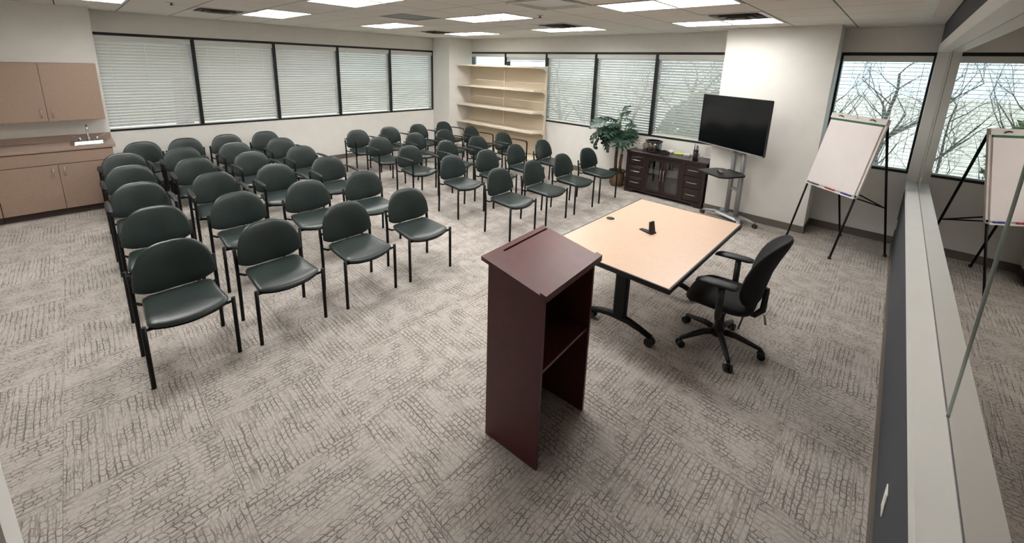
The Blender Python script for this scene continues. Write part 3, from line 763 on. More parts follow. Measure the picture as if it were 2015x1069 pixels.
# ------------------------------------------------------------------ task chair (faces -X, pushed under the table)
def task_chair():
    r = thing('task_chair', 'black mesh office chair on a five-star wheeled base beside the table', 'chair', (-.728, 3.235, 0), PI + math.radians(4))
    # local: faces +X
    base = link('base', None, r)
    for k in range(5):
        a = math.radians(45 + 72 * k); c, s = math.cos(a), math.sin(a)
        MB().tube([(.02 * c, .02 * s, .125), (.12 * c, .12 * s, .125), (.23 * c, .23 * s, .095), (.30 * c, .30 * s, .075)], [.026, .024, .019, .015], 8).build('spoke', 'black_plastic', base)
        m = MB(); cx_, cy_ = .305 * c, .305 * s; px, py = -s, c
        for d in (-.017, .017): m.tube([(cx_ + px * (d - .010), cy_ + py * (d - .010), .028), (cx_ + px * (d + .010), cy_ + py * (d + .010), .028)], .028, 14)
        m.tube([(cx_, cy_, .03), (cx_, cy_, .078)], .011, 8); m.build('caster', 'black_plastic', base)
    MB().lathe([(.045, .09), (.048, .15), (.034, .17), (.030, .26), (.022, .262), (.022, .36)], 16).build('gas_lift', 'black_plastic', r)
    bx('mechanism', 'black_plastic', r, -.13, .12, -.09, .09, .345, .39, .01)
    ol = []
    for k in range(36):
        a = 2 * PI * k / 36; c, s = math.cos(a), math.sin(a)
        ol.append((.235 * math.copysign(abs(c) ** .55, c) + .01, .245 * math.copysign(abs(s) ** .55, s)))
    MB().pad(ol, lambda x, y, w: (x, y, .435 + w - (.03 * ((x - .1) / .14) ** 2 if x > .1 else 0) + .01 * (y / .24) ** 2), .095, rings=(1, .985, .95, .88, .7, .4)).build('seat', 'mesh_black', r)
    ob = []
    for k in range(36):
        a = 2 * PI * k / 36; c, s = math.cos(a), math.sin(a)
        ob.append((.225 * math.copysign(abs(c) ** .6, c) * (1 - .10 * s), .735 + .275 * math.copysign(abs(s) ** .7, s)))
    MB().pad(ob, lambda y, z, w: (-.215 - .30 * (z - .46) + .10 * math.sin((z - .46) * 5.0) * .5 + .09 * (y / .225) ** 2 + w, y, z), .075, rings=(1, .985, .95, .88, .7, .4)).build('backrest', 'mesh_black', r)
    MB().tube([(-.10, 0, .37), (-.22, 0, .36), (-.265, 0, .42), (-.27, 0, .60)], [.022, .022, .022, .018], 8).build('back_bar', 'black_plastic', r)
    for s in (-1, 1):
        a = link('armrest', None, r)
        MB().tube([(-.02, s * .14, .375), (-.02, s * .26, .38), (-.025, s * .278, .42), (-.025, s * .278, .64)], [.018, .02, .024, .022], 8, sq=1.3).build('arm_post', 'black_plastic', a)
        op = [(-.13, -.030), (-.11, -.042), (.0, -.046), (.12, -.040), (.15, -.022), (.15, .022), (.12, .040), (.0, .046), (-.11, .042), (-.13, .030)]
        MB().pad(op, lambda x, y, w, s=s: (x, s * .278 + y, .655 + w - (.02 * ((x - .05) / .1) ** 2 if x > .05 else 0)), .034, rings=(1, .97, .85, .5)).build('arm_pad', 'black_plastic', a)
    for s, x in ((1, -.05), (1, -.16)):
        MB().tube([(x, .09, .365), (x, .26, .355)], .006, 6).build('lever', 'black_plastic', r)
    MB().tube([(-.30, .03, .33), (-.285, .03, .40)], .008, 6).build('tension_knob', 'nickel', r)
task_chair()

# ------------------------------------------------------------------ television on its wheeled stand
def television():
    yaw = math.atan2(-.59, 1.01); n = Vector((-.5045, -.8634, 0)); u = Vector((.8634, -.5045, 0))
    r = thing('tv_stand', 'silver twin-pole wheeled television stand with a black tray', 'tv stand', (-1.50, 6.34, 0), yaw)
    # local x along the screen, -y towards the audience
    for x in (-.085, .085):
        MB().tube([(x, 0, .09), (x, 0, 1.42)], .032, 16).build('pole', 'silver', r)
    for z in (.46, .97): bx('pole_clamp', 'silver', r, -.06, .06, -.02, .02, z, z + .035)
    m = MB().hull([(-.20, -.11, .07), (.20, -.11, .07), (.20, .10, .07), (-.20, .10, .07), (-.18, -.09, .095), (.18, -.09, .095), (.18, .08, .095), (-.18, .08, .095)])
    m.build('base_plate', 'silver', r)
    for sx, sy, rr in ((-1, -1, .36), (1, -1, .36), (-1, 1, .17), (1, 1, .17)):
        l = link('base_leg', None, r)
        ex, ey = sx * .34, sy * rr * .55
        MB().tube([(sx * .10, sy * .05, .082), (sx * .22, sy * .08, .08), (ex, ey, .07)], [.034, .03, .022], 10, sq=.7).build('leg_bar', 'silver', l)
        m = MB()
        for d in (-.014, .014): m.tube([(ex + d - .009, ey, .030), (ex + d + .009, ey, .030)], .030, 14)
        m.tube([(ex, ey, .032), (ex, ey, .07)], .011, 8); m.build('caster', 'vent_dark', l)
    tray = link('tray', None, r)
    MB().prism([(-.235, -.50), (.20, -.50), (.25, -.42), (.235, -.10), (.20, -.055), (-.20, -.055), (-.25, -.14)], lambda x, y: (x, y, .716), lambda x, y: (x, y, .738)).build('tray_board', 'tv_bezel', tray)
    bx('tray_clamp', 'black_plastic', tray, -.12, .12, -.055, -.033, .69, .745)
    bx('mount_plate', 'black_metal', r, -.20, .20, -.07, -.034, 1.25, 1.60)
    # the television
    c = Vector((-1.615, 6.195, 0)); t = thing('television', 'large black flat-screen television on the silver stand', 'television', (c.x, c.y, 1.065), yaw)
    w, h, d = 1.17, .727, .03
    bx('back_shell', 'tv_bezel', t, -w / 2 + .006, w / 2 - .006, -.012, .022, .004, h - .004, .008)
    m = MB(); e = .009
    m.box(-w / 2, w / 2, -.022, -.012, h - e, h); m.box(-w / 2, -w / 2 + e, -.022, -.012, .0, h - e); m.box(w / 2 - e, w / 2, -.022, -.012, .0, h - e)
    m.build('bezel', 'tv_bezel', t)
    bx('bottom_bezel', 'silver', t, -w / 2 + e, w / 2 - e, -.024, -.012, 0, .016)
    bx('screen', 'tv_screen', t, -w / 2 + e, w / 2 - e, -.0185, -.0125, .016, h - e)
    # remote on the tray
    k = Vector((-1.50, 6.34, 0)) + n * .30 + u * .0
    q = thing('remote_control', 'dark remote control lying on the television stand tray', 'remote', (k.x, k.y, .7385), yaw - .5)
    bx('body', 'black_plastic', q, -.085, .085, -.022, .022, 0, .018, .005)
    for i in range(6):
        for j in (-1, 0, 1): bx('button', 'grey_panel', q, -.065 + i * .022, -.052 + i * .022, j * .012 - .004, j * .012 + .004, .018, .020)
television()

# ------------------------------------------------------------------ flip chart easel
def easel():
    P1 = Vector((-.783, 6.28, 0)); dr = Vector((.7645, -.6446, 0)); n = Vector((-.6446, -.7645, 0)); k = .22
    r = thing('flip_chart_easel', 'black-legged white flip chart easel standing before the corner window', 'easel', P1, math.atan2(dr.y, dr.x))
    # local x along the board, y backwards
    f = lambda a, z, o=0: (a, k * z + o, z)
    for a in (0.0, .66):
        MB().tube([f(a, .0), f(a, .78, .0)], .011, 8).build('front_leg', 'black_metal', r)
        MB().lathe([(.0, 0), (.018, 0), (.016, .03), (.0, .032)], 10, (a, 0, 0)).build('foot', 'black_plastic', r)
    for a in (.03, .64):
        MB().tube([(a, .765, .0), (a, .53, 1.0), (a, k * 1.6 + .04, 1.60)], [.011, .012, .014], 8).build('rear_leg', 'black_metal', r)
        MB().lathe([(.0, 0), (.018, 0), (.016, .03), (.0, .032)], 10, (a, .765, 0)).build('foot', 'black_plastic', r)
        MB().tube([(a, k * .78 + .03, .80), (a, .60, .62)], .008, 6).build('brace', 'black_metal', r)
    MB().tube([(.03, .60, .62), (.64, .60, .62)], .008, 6).build('crossbar', 'black_metal', r)
    def slab(name, material, a0, a1, z0, z1, o0, o1, par=r):
        vs = [f(a, z, o) for o in (o0, o1) for z in (z0, z1) for a in (a0, a1)]
        return MB().add(vs, [(0, 1, 3, 2), (4, 6, 7, 5), (0, 4, 5, 1), (2, 3, 7, 6), (0, 2, 6, 4), (1, 5, 7, 3)]).build(name, material, par)
    slab('board', 'board_white', -.03, .675, .755, 1.655, 0, .022)
    hb = slab('clamp_bar', 'board_white', -.03, .675, 1.60, 1.66, -.018, -.0005)
    for a in (.12, .52):
        MB().tube([f(a - .035, 1.632, -.026), f(a, 1.640, -.03), f(a + .035, 1.626, -.026)], .006, 6).build('clip', 'black_plastic', hb)
        MB().lathe([(0, 0), (.010, 0), (.010, .006), (0, .006)], 10, (a, k * 1.636 - .03, 1.636)).build('clip_knob', 'black_plastic', hb)
    MB().lathe([(0, 0), (.007, 0), (.007, .008), (0, .008)], 10, (.33, k * 1.636 - .026, 1.632)).build('clip_knob', 'black_plastic', hb)
    tr = slab('marker_tray', 'trim_white', -.03, .675, .745, .757, -.04, .005)
    # paper pad clipped on
    p = thing('paper_pad', 'large white paper pad with a green top band on the easel', 'paper pad', P1, math.atan2(dr.y, dr.x))
    slab('sheets', 'paper', -.012, .648, .775, 1.575, -.016, -.001, p); slab('binding', 'green_band', -.012, .648, 1.575, 1.598, -.017, -.001, p)
    for a, mt, nm in ((.05, 'purple_plastic', 'purple marker on the easel tray'), (.28, 'red_plastic', 'red marker on the easel tray'), (.50, 'blue_plastic', 'blue marker on the easel tray')):
        m_ = thing('marker', nm, 'marker', P1 + dr * a + n * -(k * .757 - .026) + Vector((0, 0, .7665)), math.atan2(dr.y, dr.x), 'markers on the easel')
        MB().tube([(0, 0, 0), (.09, 0, 0)], .009, 8).build('barrel', mt, m_); MB().tube([(.09, 0, 0), (.13, 0, 0)], .0085, 8).build('cap', mt, m_)
easel()

# ------------------------------------------------------------------ credenza with the things on and in it
def credenza():
    x0, x1, yf, yb, zt = -3.295, -1.965, 6.50, 6.945, .742
    r = thing('credenza', 'dark espresso credenza with drawers and two glass doors below the window', 'credenza')
    bx('top', 'espresso', r, x0 - .012, x1 + .012, yf - .012, yb, zt - .03, zt, .004)
    for x in (x0, x1 - .025): bx('side_panel', 'espresso', r, x, x + .025, yf + .02, yb - .005, 0, zt - .0305)
    bx('back_panel', 'espresso', r, x0 + .0255, x1 - .0255, yb - .018, yb - .006, .07, zt - .0305)
    bx('bottom_panel', 'espresso', r, x0 + .0255, x1 - .0255, yf + .02, yb - .0185, .07, .088)
    for x in (-2.955, -2.305): bx('divider', 'espresso', r, x - .01, x + .01, yf + .02, yb - .0185, .0885, zt - .0305)
    bx('inner_shelf', 'espresso', r, -2.944, -2.316, yf + .05, yb - .0185, .375, .390)
    # face frame: stiles, rails and arched plinth
    for a, b in ((x0, x0 + .05), (x1 - .05, x1), (-2.985, -2.935), (-2.335, -2.285)): bx('stile', 'espresso', r, a, b, yf, yf + .0195, .085, zt - .0305)
    bx('rail', 'espresso', r, x0 + .0505, x1 - .0505, yf + .003, yf + .0195, zt - .065, zt - .031)
    pl = [(x0, 0), (x0 + .12, 0), (x0 + .17, .045), (x1 - .17, .045), (x1 - .12, 0), (x1, 0), (x1, .0845), (x0, .0845)]
    MB().prism(pl, lambda x, z: (x, yf - .002, z), lambda x, z: (x, yf + .0195, z)).build('plinth', 'espresso', r)
    for a, b in ((x0 + .052, -2.987), (-2.283, x1 - .052)):
        for z0, z1, zh in ((.492, .672, .592), (.295, .485, .392), (.092, .288, .195)):
            d = link('drawer', None, r)
            bx('drawer_front', 'espresso', d, a, b, yf + .004, yf + .018, z0, z1, .004)
            bx('drawer_panel', 'espresso', d, a + .03, b - .03, yf - .001, yf + .0035, z0 + .03, z1 - .03, .002)
            c = (a + b) / 2
            MB().tube([(c - .075, yf - .001, zh), (c - .075, yf - .022, zh), (c - .03, yf - .028, zh), (c + .03, yf - .028, zh), (c + .075, yf - .022, zh), (c + .075, yf - .001, zh)], .0048, 8).build('handle', 'nickel', d)
    for a, b, hx in ((-2.933, -2.637, -2.662), (-2.633, -2.337, -2.608)):
        d = link('door', None, r); e = .045; z0, z1 = .092, .672
        m = MB(); m.box(a, b, yf, yf + .018, z0, z0 + e); m.box(a, b, yf, yf + .018, z1 - e, z1); m.box(a, a + e, yf, yf + .018, z0 + e, z1 - e); m.box(b - e, b, yf, yf + .018, z0 + e, z1 - e)
        m.build('door_frame', 'espresso', d)
        bx('pane', 'smoked_glass', d, a + e, b - e, yf + .008, yf + .011, z0 + e, z1 - e)
        MB().tube([(hx, yf, .49), (hx, yf - .022, .485), (hx, yf - .026, .40), (hx, yf - .022, .315), (hx, yf, .31)], .0048, 8).build('handle', 'nickel', d)
    def item(name, lab, cat, x, y, z=zt, rz=0, group=None): return thing(name, lab, cat, (x, y, z + .0005), rz, group)
    # inside
    q = item('storage_box', 'flat white box behind the left glass door of the credenza', 'box', -2.79, 6.70, .390); bx('box_body', 'white_plastic', q, -.12, .12, -.12, .12, 0, .055); bx('lid', 'paper', q, -.125, .125, -.125, .125, .0555, .072)
    for i in range(4):
        q = item('paper_ream', 'white paper bundle, number %s from the bottom behind the right glass door' % ('one', 'two', 'three', 'four')[i], 'paper', -2.47, 6.70, .390 + i * .03, (i % 2) * .06, 'paper bundles in the credenza'); bx('sheets', 'paper', q, -.11, .11, -.14, .14, 0, .022); bx('wrapper', 'white_plastic', q, -.04, .04, -.142, .142, .0225, .0265)
    q = item('white_carton', 'pale carton on the bottom of the credenza behind the right door', 'box', -2.44, 6.76, .0885); bx('box_body', 'grey_panel', q, -.09, .09, -.08, .08, 0, .13); bx('lid', 'white_plastic', q, -.092, .092, -.082, .082, .1305, .15)
    # on top
    q = item('tissue_box', 'patterned tissue box with a white tissue at the plant end', 'tissue box', -3.185, 6.79)
    bx('box_body', 'tissue_print', q, -.055, .055, -.055, .055, 0, .12, .003)
    m = MB()
    for i in range(5):
        a = i * 1.25; m.hull([(.0, 0, .12), (.03 * math.cos(a), .03 * math.sin(a), .12), (.055 * math.cos(a), .055 * math.sin(a), .155 + .01 * i), (.03 * math.cos(a + .6), .03 * math.sin(a + .6), .17), (0.0, .01, .185 - .008 * i)])
    m.build('tissue', 'paper', q)
    q = item('marker_tub', 'round clear tub with a black rim, full of red and orange markers', 'tub', -2.945, 6.755)
    MB().lathe([(.115, .004), (.128, .01), (.134, .165), (.130, .165), (.124, .012), (.0, .010)], 28).build('tub_wall', 'clear_plastic', q)
    MB().lathe([(.0, 0), (.125, 0), (.132, .022), (.128, .022), (.120, .0035), (.0, .0035)], 28).build('tub_base', 'black_plastic', q)
    MB().lathe([(.132, .160), (.143, .165), (.143, .182), (.105, .190), (.105, .183), (.132, .176), (.132, .160)], 28).build('rim', 'black_plastic', q)
    for i in range(14):
        a = i * 2.4; rr = .03 + .06 * ((i * 37) % 10) / 10
        o = item('marker', ('red' if i % 3 == 0 else 'orange' if i % 3 == 1 else 'black') + ' marker leaning in the round clear tub', 'marker', -2.945 + rr * math.cos(a), 6.755 + rr * math.sin(a), zt + .012, a, 'markers in the tub')
        MB().tube([(0, 0, .004), (.012, .004, .11)], .0085, 8).build('barrel', ('red_plastic', 'orange_paper', 'black_plastic')[i % 3], o); MB().tube([(.012, .004, .11), (.0155, .005, .145)], .009, 8).build('cap', ('red_plastic', 'orange_paper', 'black_plastic')[i % 3], o)
    q = item('stapler', 'black stapler beside the round tub on the credenza', 'stapler', -2.70, 6.67, zt, .5)
    bx('stapler_base', 'black_plastic', q, -.07, .07, -.02, .02, 0, .014, .004); MB().hull([(-.07, -.018, .02), (-.07, .018, .02), (.075, -.016, .018), (.075, .016, .018), (-.07, -.016, .06), (-.07, .016, .06), (.0, -.014, .066), (.0, .014, .066), (.075, -.012, .034), (.075, .012, .034)]).build('stapler_arm', 'black_plastic', q)
    bx('hinge', 'black_plastic', q, -.07, -.04, -.016, .016, .0145, .0198)
    q = item('desk_cup', 'small white cup between stapler and lime notes', 'cup', -2.665, 6.83)
    MB().lathe([(0, 0), (.033, 0), (.038, .05), (.034, .05), (.03, .006), (0, .006)], 18).build('cup_wall', 'white_plastic', q); MB().lathe([(0, .035), (.032, .035), (.032, .04), (0, .04)], 18).build('contents', 'grey_panel', q)
    q = item('sticky_notes', 'lime yellow pad of sticky notes on the credenza', 'note pad', -2.545, 6.86, zt, .2)
    bx('pad', 'lime', q, -.065, .065, -.05, .05, 0, .012); bx('loose_sheet', 'lime', q, -.05, .07, -.06, .045, .0123, .0133)
    q = item('card_box', 'low white and grey box right of the lime notes', 'box', -2.385, 6.80, zt, .1)
    bx('box_body', 'grey_panel', q, -.05, .05, -.035, .035, 0, .022); bx('lid', 'white_plastic', q, -.052, .052, -.037, .037, .0223, .04, .003)
    q = item('pen_cup', 'tall black pen cup at the front edge of the credenza', 'pen cup', -2.17, 6.555)
    MB().lathe([(0, 0), (.036, 0), (.036, .17), (.033, .17), (.033, .006), (0, .006)], 20).build('cup_wall', 'black_plastic', q); MB().lathe([(.0365, .15), (.038, .15), (.038, .172), (.0365, .172)], 20).build('rim', 'black_plastic', q)
    for i in range(5):
        a = i * 1.3
        o = item('pen', 'pen standing in the tall black cup', 'pen', -2.17 + .016 * math.cos(a), 6.555 + .016 * math.sin(a), zt + .006, a, 'pens in the black cup')
        MB().tube([(0, 0, .002), (.012, 0, .20 + .015 * (i % 3))], .0045, 6).build('barrel', 'black_plastic', o); MB().tube([(.012, 0, .20 + .015 * (i % 3)), (.0128, 0, .225 + .015 * (i % 3))], .0052, 6).build('cap', ('blue_plastic', 'black_plastic', 'tv_bezel')[i % 3], o)
    q = item('pump_bottle', 'white pump bottle behind the black pen cup', 'bottle', -2.235, 6.83)
    MB().lathe([(0, 0), (.032, 0), (.034, .006), (.034, .085), (.028, .105), (.013, .112), (.013, .125), (0, .125)], 20).build('bottle_body', 'white_plastic', q); MB().tube([(0, 0, .125), (0, 0, .15), (-.03, 0, .152)], .006, 8).build('pump', 'white_plastic', q); MB().lathe([(.0345, .03), (.0346, .07)], 20).build('bottle_label', 'grey_panel', q)
    q = item('notice_sheet', 'white printed notice in a clear upright holder beside the pillar', 'notice', -2.085, 6.885, zt, -.05)
    MB().add([(-.075, -.045, 0), (.075, -.045, 0), (.075, .03, 0), (-.075, .03, 0), (-.075, -.045, .004), (.075, -.045, .004), (.075, .03, .004), (-.075, .03, .004)], [(0, 3, 2, 1), (4, 5, 6, 7), (0, 1, 5, 4), (1, 2, 6, 5), (2, 3, 7, 6), (3, 0, 4, 7)]).build('holder', 'clear_plastic', q)
    MB().hull([(-.07, -.002, .0045), (.07, -.002, .0045), (-.07, .000, .0045), (.07, .0, .0045), (-.07, .02, .215), (.07, .02, .215), (-.07, .022, .215), (.07, .022, .215)]).build('sheet', 'paper', q)
    m = MB()
    for i in range(7):
        zz = .05 + i * .02; yy = -.0024 + .022 * zz / .2105 - .001
        m.box(-.055, .055 - .02 * (i % 3), yy - .0006, yy - .0001, zz, zz + .004)
    m.build('print_lines', 'grey_panel', q)
credenza()

# ------------------------------------------------------------------ potted plant
def plant():
    r = thing('potted_plant', 'tall leafy split-leaf plant in a woven basket by the credenza', 'plant', (-3.56, 6.70, 0))
    MB().lathe([(0, .0), (.105, .0), (.128, .03), (.135, .12), (.132, .23), (.140, .262), (.132, .265), (.122, .23), (.0, .225)], 26).build('basket', 'basket', r)
    MB().lathe([(0, .226), (.118, .228), (.118, .238), (0, .245)], 20).build('soil', 'soil', r)
    MB().lathe([(.120, .236), (.150, .262), (.155, .285), (.148, .288), (.140, .27), (.118, .246)], 22).build('liner', 'vent_dark', r)
    t1 = [(-.045, .01, .23), (-.055, .0, .5), (-.05, .01, .75), (-.03, .01, .93)]; t2 = [(.055, -.02, .23), (.06, -.03, .45), (.07, -.02, .60)]
    MB().tube(t1, [.030, .028, .026, .022], 10).build('trunk', 'trunk', r); MB().tube(t2, [.028, .027, .025], 10).build('trunk', 'trunk', r)
    def leaf_mesh():
        m = MB(); n = 6; L = 1.0
        mid = lambda t: Vector((t * L, 0, .20 * math.sin(t * 2.6) - .30 * t * t))
        wid = lambda t: .60 * (math.sin(PI * min(1, t * .86 + .20)) ** .7)
        for s in (-1, 1):
            for k in range(n):
                t0, t1_ = k / n, (k + 1) / n; tm = (t0 + t1_) / 2; w = wid(tm)
                pts = []
                for f in (0, .3, .6, .85, 1.0):
                    c = mid(tm) + Vector((.34 * f * w * 1.2, s * w * f, .06 * math.sin(f * 2.4) - .14 * f * f))
                    hw = (t1_ - t0) / 2 * L * (1, 1.04, .96, .80, .34)[(0, .3, .6, .85, 1.0).index(f)]
                    a = c - Vector((hw, 0, 0)); b = c + Vector((hw, 0, 0))
                    if f == 0: a, b = mid(t0), mid(t1_)
                    pts.append((a, b))
                vs = [q for ab in pts for q in ab]; vs2 = [q - Vector((0, 0, .006)) for q in vs]
                N = len(vs); fs = []
                for i in range(4):
                    q = (2 * i, 2 * i + 1, 2 * i + 3, 2 * i + 2); fs.append(q if s > 0 else q[::-1])
                    q2 = tuple(v + N for v in q); fs.append(q2[::-1] if s > 0 else q2)
                    fs += [(2 * i, 2 * i + 2, 2 * i + 2 + N, 2 * i + N), (2 * i + 1, 2 * i + 1 + N, 2 * i + 3 + N, 2 * i + 3)]
                fs.append((N - 2, N - 1, 2 * N - 1, 2 * N - 2))
                m.add(vs + vs2, fs, False)
        return m
    lm = leaf_mesh().mesh('leaf'); lm.materials.append(MAT['leaf']); lp = lm.copy(); lp.materials.clear(); lp.materials.append(MAT['leaf_pale'])
    #  azimuth, base point, reach, rise, leaf size, leaf pitch
    spec = [(170, 0, .22, .16, .36, -35), (195, 0, .26, .02, .36, -55), (215, 0, .22, .26, .36, -15), (240, 0, .14, .10, .32, -40), (140, 0, .16, .28, .30, -20), (95, 0, .10, .33, .30, 25), (60, 0, .10, .40, .34, 40), (20, 0, .14, .26, .32, -5),
            (270, 0, .12, .22, .30, -10), (300, 0, .10, .04, .30, -55), (10, 1, .22, .42, .34, -20), (-25, 1, .24, .34, .34, -35), (-60, 1, .18, .40, .32, -30), (40, 1, .20, .50, .30, 5), (330, 1, .28, .52, .30, -10), (200, 1, .10, .50, .30, -15), (250, 0, .20, .00, .30, -70), (205, 0, .16, .14, .36, -30), (228, 0, .24, .12, .38, -35), (262, 0, .16, .16, .34, -30), (285, 1, .14, .36, .32, -40), (180, 0, .14, .26, .34, 0)]
    for i, (az, b, re, ri, sz, pt) in enumerate(spec):
        a = math.radians(az); base = Vector((t1, t2)[b][-1]); d = Vector((math.cos(a), math.sin(a), 0))
        if d.y > 0: re *= .55
        if d.x > .3: re *= .45; sz *= .72; ri += .04
        e = base + d * re + Vector((0, 0, ri)); midp = base + d * re * .35 + Vector((0, 0, ri * .8 + .04))
        MB().tube([base, midp, e], [.008, .006, .005], 6).build('stem', 'plant_stem', r)
        o = link('leaf', lp if i in (0, 2, 13) else lm, r); o.location = e; o.scale = (sz, sz, sz) if d.y <= .3 else (sz * .75,) * 3
        o.rotation_euler = (math.radians(random.uniform(-20, 20)), math.radians(-pt), a)
plant()

# ------------------------------------------------------------------ shelving unit
def shelving():
    r = thing('shelving_unit', 'cream metal gondola shelving unit with four levels at the back wall', 'shelving')
    x0, xm, x1, yb, yf = -8.02, -6.78, -5.53, 6.99, 6.53
    for x in (x0 + .015, xm, x1 - .015):
        bx('upright', 'shelf_cream', r, x - .015, x + .015, yb - .05, yb, .0, 2.125)
    for a, b in ((x0 + .031, xm - .016), (xm + .016, x1 - .031)):
        zz = [.15, .55, .95, 1.35, 1.75, 2.10]
        for k in range(5): bx('back_panel', 'shelf_back', r, a, b, yb - .030, yb - .018, zz[k] + .002, zz[k + 1] - .002)
    for z in (2.111, 1.625, 1.162, .738):
        for a, b in ((x0 + .004, xm - .004), (xm + .004, x1 - .002)):
            s = link('shelf', None, r)
            bx('shelf_board', 'shelf_cream', s, a, b, yf + .012, yb - .052, z - .018, z)
            bx('shelf_lip', 'shelf_cream', s, a, b, yf, yf + .0115, z - .034, z + .002)
            for x in (a, b - .006):
                MB().prism([(yf + .012, -.0185), (yb - .052, -.0185), (yb - .052, -.10), (yb - .07, -.10), (yb - .15, -.055), (yf + .012, -.034)], lambda y, q, x=x: (x, y, z + q), lambda y, q, x=x: (x + .005, y, z + q)).build('bracket', 'shelf_cream', s)
    for a, b in ((x0 + .004, xm - .002), (xm + .002, x1 - .002)):
        s = link('base_shelf', None, r)
        bx('shelf_board', 'shelf_cream', s, a, b, yf - .02, yb - .052, .13, .148); bx('kick_plate', 'shelf_cream', s, a, b, yf, yf + .012, .0, .1295)
shelving()

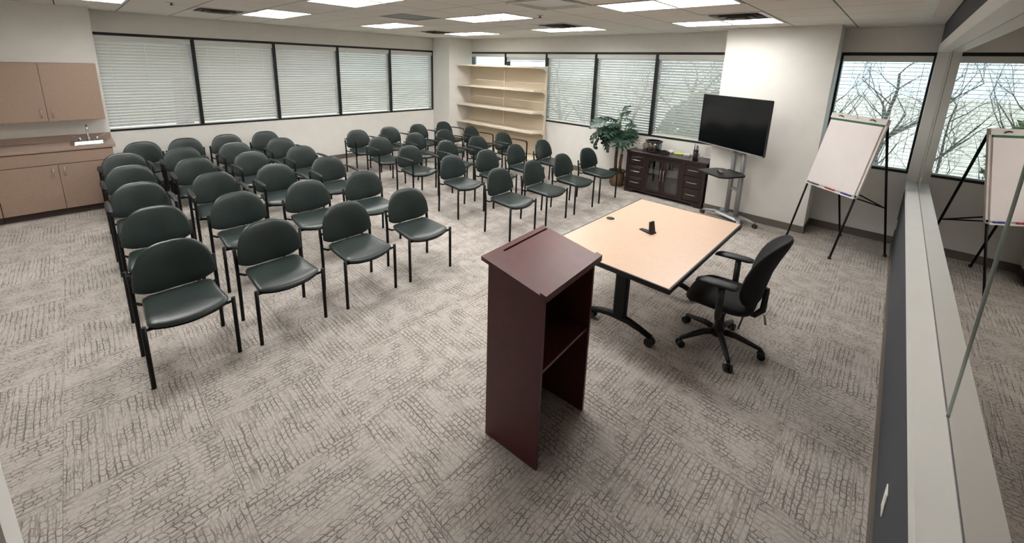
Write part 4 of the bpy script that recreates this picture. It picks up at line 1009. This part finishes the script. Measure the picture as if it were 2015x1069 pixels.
# ------------------------------------------------------------------ kitchenette
def kitchen():
    e = .2525; f = -7.775
    def pull(par, x, y, z, L=.11): MB().tube([(x, y, z + L / 2), (x + .022, y, z + L / 2 - .006), (x + .026, y, z), (x + .022, y, z - L / 2 + .006), (x, y, z - L / 2)], .005, 8).build('pull', 'nickel', par)
    for y0, y1, lab, nd in ((-.812, e, 'brown laminate base cabinet under the sink', 2), (Y0 + .002, -.816, 'brown laminate base cabinet left of the sink cabinet, cut by the edge', 1)):
        r = thing('base_cabinet', lab, 'cabinet', group='kitchen base cabinets')
        bx('carcass', 'laminate', r, K + .002, f - .0005, y0, y1, .095, .865)
        bx('toe_kick', 'toe_kick', r, K + .002, f - .06, y0, y1, 0, .0945)
        bx('false_drawer', 'laminate', r, f, f + .019, y0 + .002, y1 - .002, .70, .852, .002)
        w = (y1 - y0) / nd
        for k in range(nd):
            d = link('door', None, r)
            bx('door_panel', 'laminate', d, f, f + .019, y0 + w * k + .002, y0 + w * (k + 1) - .002, .098, .692, .002)
            yy = (y0 + w * (k + 1) - .05) if (k == 0) else (y0 + w * k + .05)
            pull(d, f + .019, yy, .60)
    t = thing('countertop', 'mottled brown laminate countertop with backsplash over the base cabinets', 'countertop')
    m = MB(); sx0, sx1, sy0, sy1 = -8.20, -7.80, -.115, .20
    m.box(K + .002, -7.745, Y0 + .002, sy0, .867, .905); m.box(K + .002, -7.745, sy1, .287, .867, .905); m.box(K + .002, sx0, sy0, sy1, .867, .905); m.box(sx1, -7.745, sy0, sy1, .867, .905)
    m.build('worktop', 'counter', t); bx('backsplash', 'counter', t, K + .002, K + .022, Y0 + .002, .278, .9055, .99)
    s = thing('kitchen_sink', 'stainless steel sink set into the brown countertop', 'sink')
    m = MB(); o = .02
    m.box(sx0 - o, sx1 + o, sy0 - o, sy0 + .02, .9055, .911); m.box(sx0 - o, sx1 + o, sy1 - .02, sy1 + o, .9055, .911); m.box(sx0 - o, sx0 + .06, sy0 + .02, sy1 - .02, .9055, .911); m.box(sx1 - .02, sx1 + o, sy0 + .02, sy1 - .02, .9055, .911)
    m.build('rim', 'steel', s)
    m = MB(); a, b, c, d = sx0 + .06, sx1 - .02, sy0 + .02, sy1 - .02; q = .02; zb = .874
    vs = [(a, c, .908), (b, c, .908), (b, d, .908), (a, d, .908), (a + q, c + q, zb), (b - q, c + q, zb), (b - q, d - q, zb), (a + q, d - q, zb)]
    m.add(vs, [(0, 1, 5, 4), (1, 2, 6, 5), (2, 3, 7, 6), (3, 0, 4, 7), (4, 5, 6, 7)]); m.build('basin', 'steel', s)
    MB().lathe([(0, zb + .0005), (.035, zb + .0005), (.038, zb + .003), (0, zb + .003)], 16, ((a + b) / 2, (c + d) / 2, 0)).build('drain', 'nickel', s)
    fx, fy = -8.185, .045
    r = thing('faucet', 'chrome gooseneck faucet with two wing handles behind the sink', 'faucet', (fx, fy, .911))
    bx('deck_plate', 'steel', r, -.025, .025, -.12, .12, 0, .012, .004)
    pts = [(0, 0, .012), (0, 0, .17)] + [(.055 - .055 * math.cos(a_), 0, .17 + .055 * math.sin(a_)) for a_ in [PI * k / 8 for k in range(1, 8)]] + [(.11, 0, .165), (.112, 0, .135)]
    MB().tube(pts, .010, 10).build('spout', 'steel', r); MB().lathe([(.02, .012), (.018, .04), (.011, .05)], 12).build('spout_collar', 'steel', r)
    for s_ in (-1, 1):
        h = link('handle', None, r)
        MB().lathe([(.018, .012), (.016, .04), (.010, .055), (0, .058)], 12, (0, s_ * .085, 0)).build('valve', 'steel', h)
        MB().tube([(0, s_ * .085, .05), (.01, s_ * .12, .06), (.015, s_ * .17, .085)], [.007, .006, .009], 8, sq=.6).build('wing', 'steel', h)
    for y0, y1, lab, nd in ((-.812, .243, 'brown laminate wall cabinet with two doors above the sink', 2), (Y0 + .002, -.816, 'brown laminate wall cabinet beyond the left picture edge', 1)):
        r = thing('wall_cabinet', lab, 'cabinet', group='kitchen wall cabinets')
        bx('carcass', 'laminate', r, K + .002, -8.0205, y0, y1, 1.228, 1.975)
        w = (y1 - y0) / nd
        for k in range(nd):
            d = link('door', None, r)
            bx('door_panel', 'laminate', d, -8.02, -8.001, y0 + w * k + .0015, y0 + w * (k + 1) - .0015, 1.228, 1.975, .002)
            pull(d, -8.001, (y0 + w * (k + 1) - .05) if k == 0 else (y0 + w * k + .05), 1.33)
kitchen()

def outlets():
    def plate(lab, loc, rz):
        r = thing('wall_outlet', lab, 'outlet', loc, rz, 'wall outlets')
        bx('plate', 'white_plastic', r, -.035, .035, -.006, 0, -.058, .058, .002)
        for z in (-.026, .026):
            s = bx('socket', 'paper', r, -.017, .017, -.0075, -.0062, z - .015, z + .015)
    plate('white outlet plate on the charcoal wall at the lower right', (C, 2.12, .37), -PI / 2)
    plate('white outlet plate low on the charcoal wall by the easel', (C, 6.78, .33), -PI / 2)
    plate('pale outlet plate on the kitchen wall under the wall cabinet', (K, -.674, 1.135), PI / 2)
outlets()
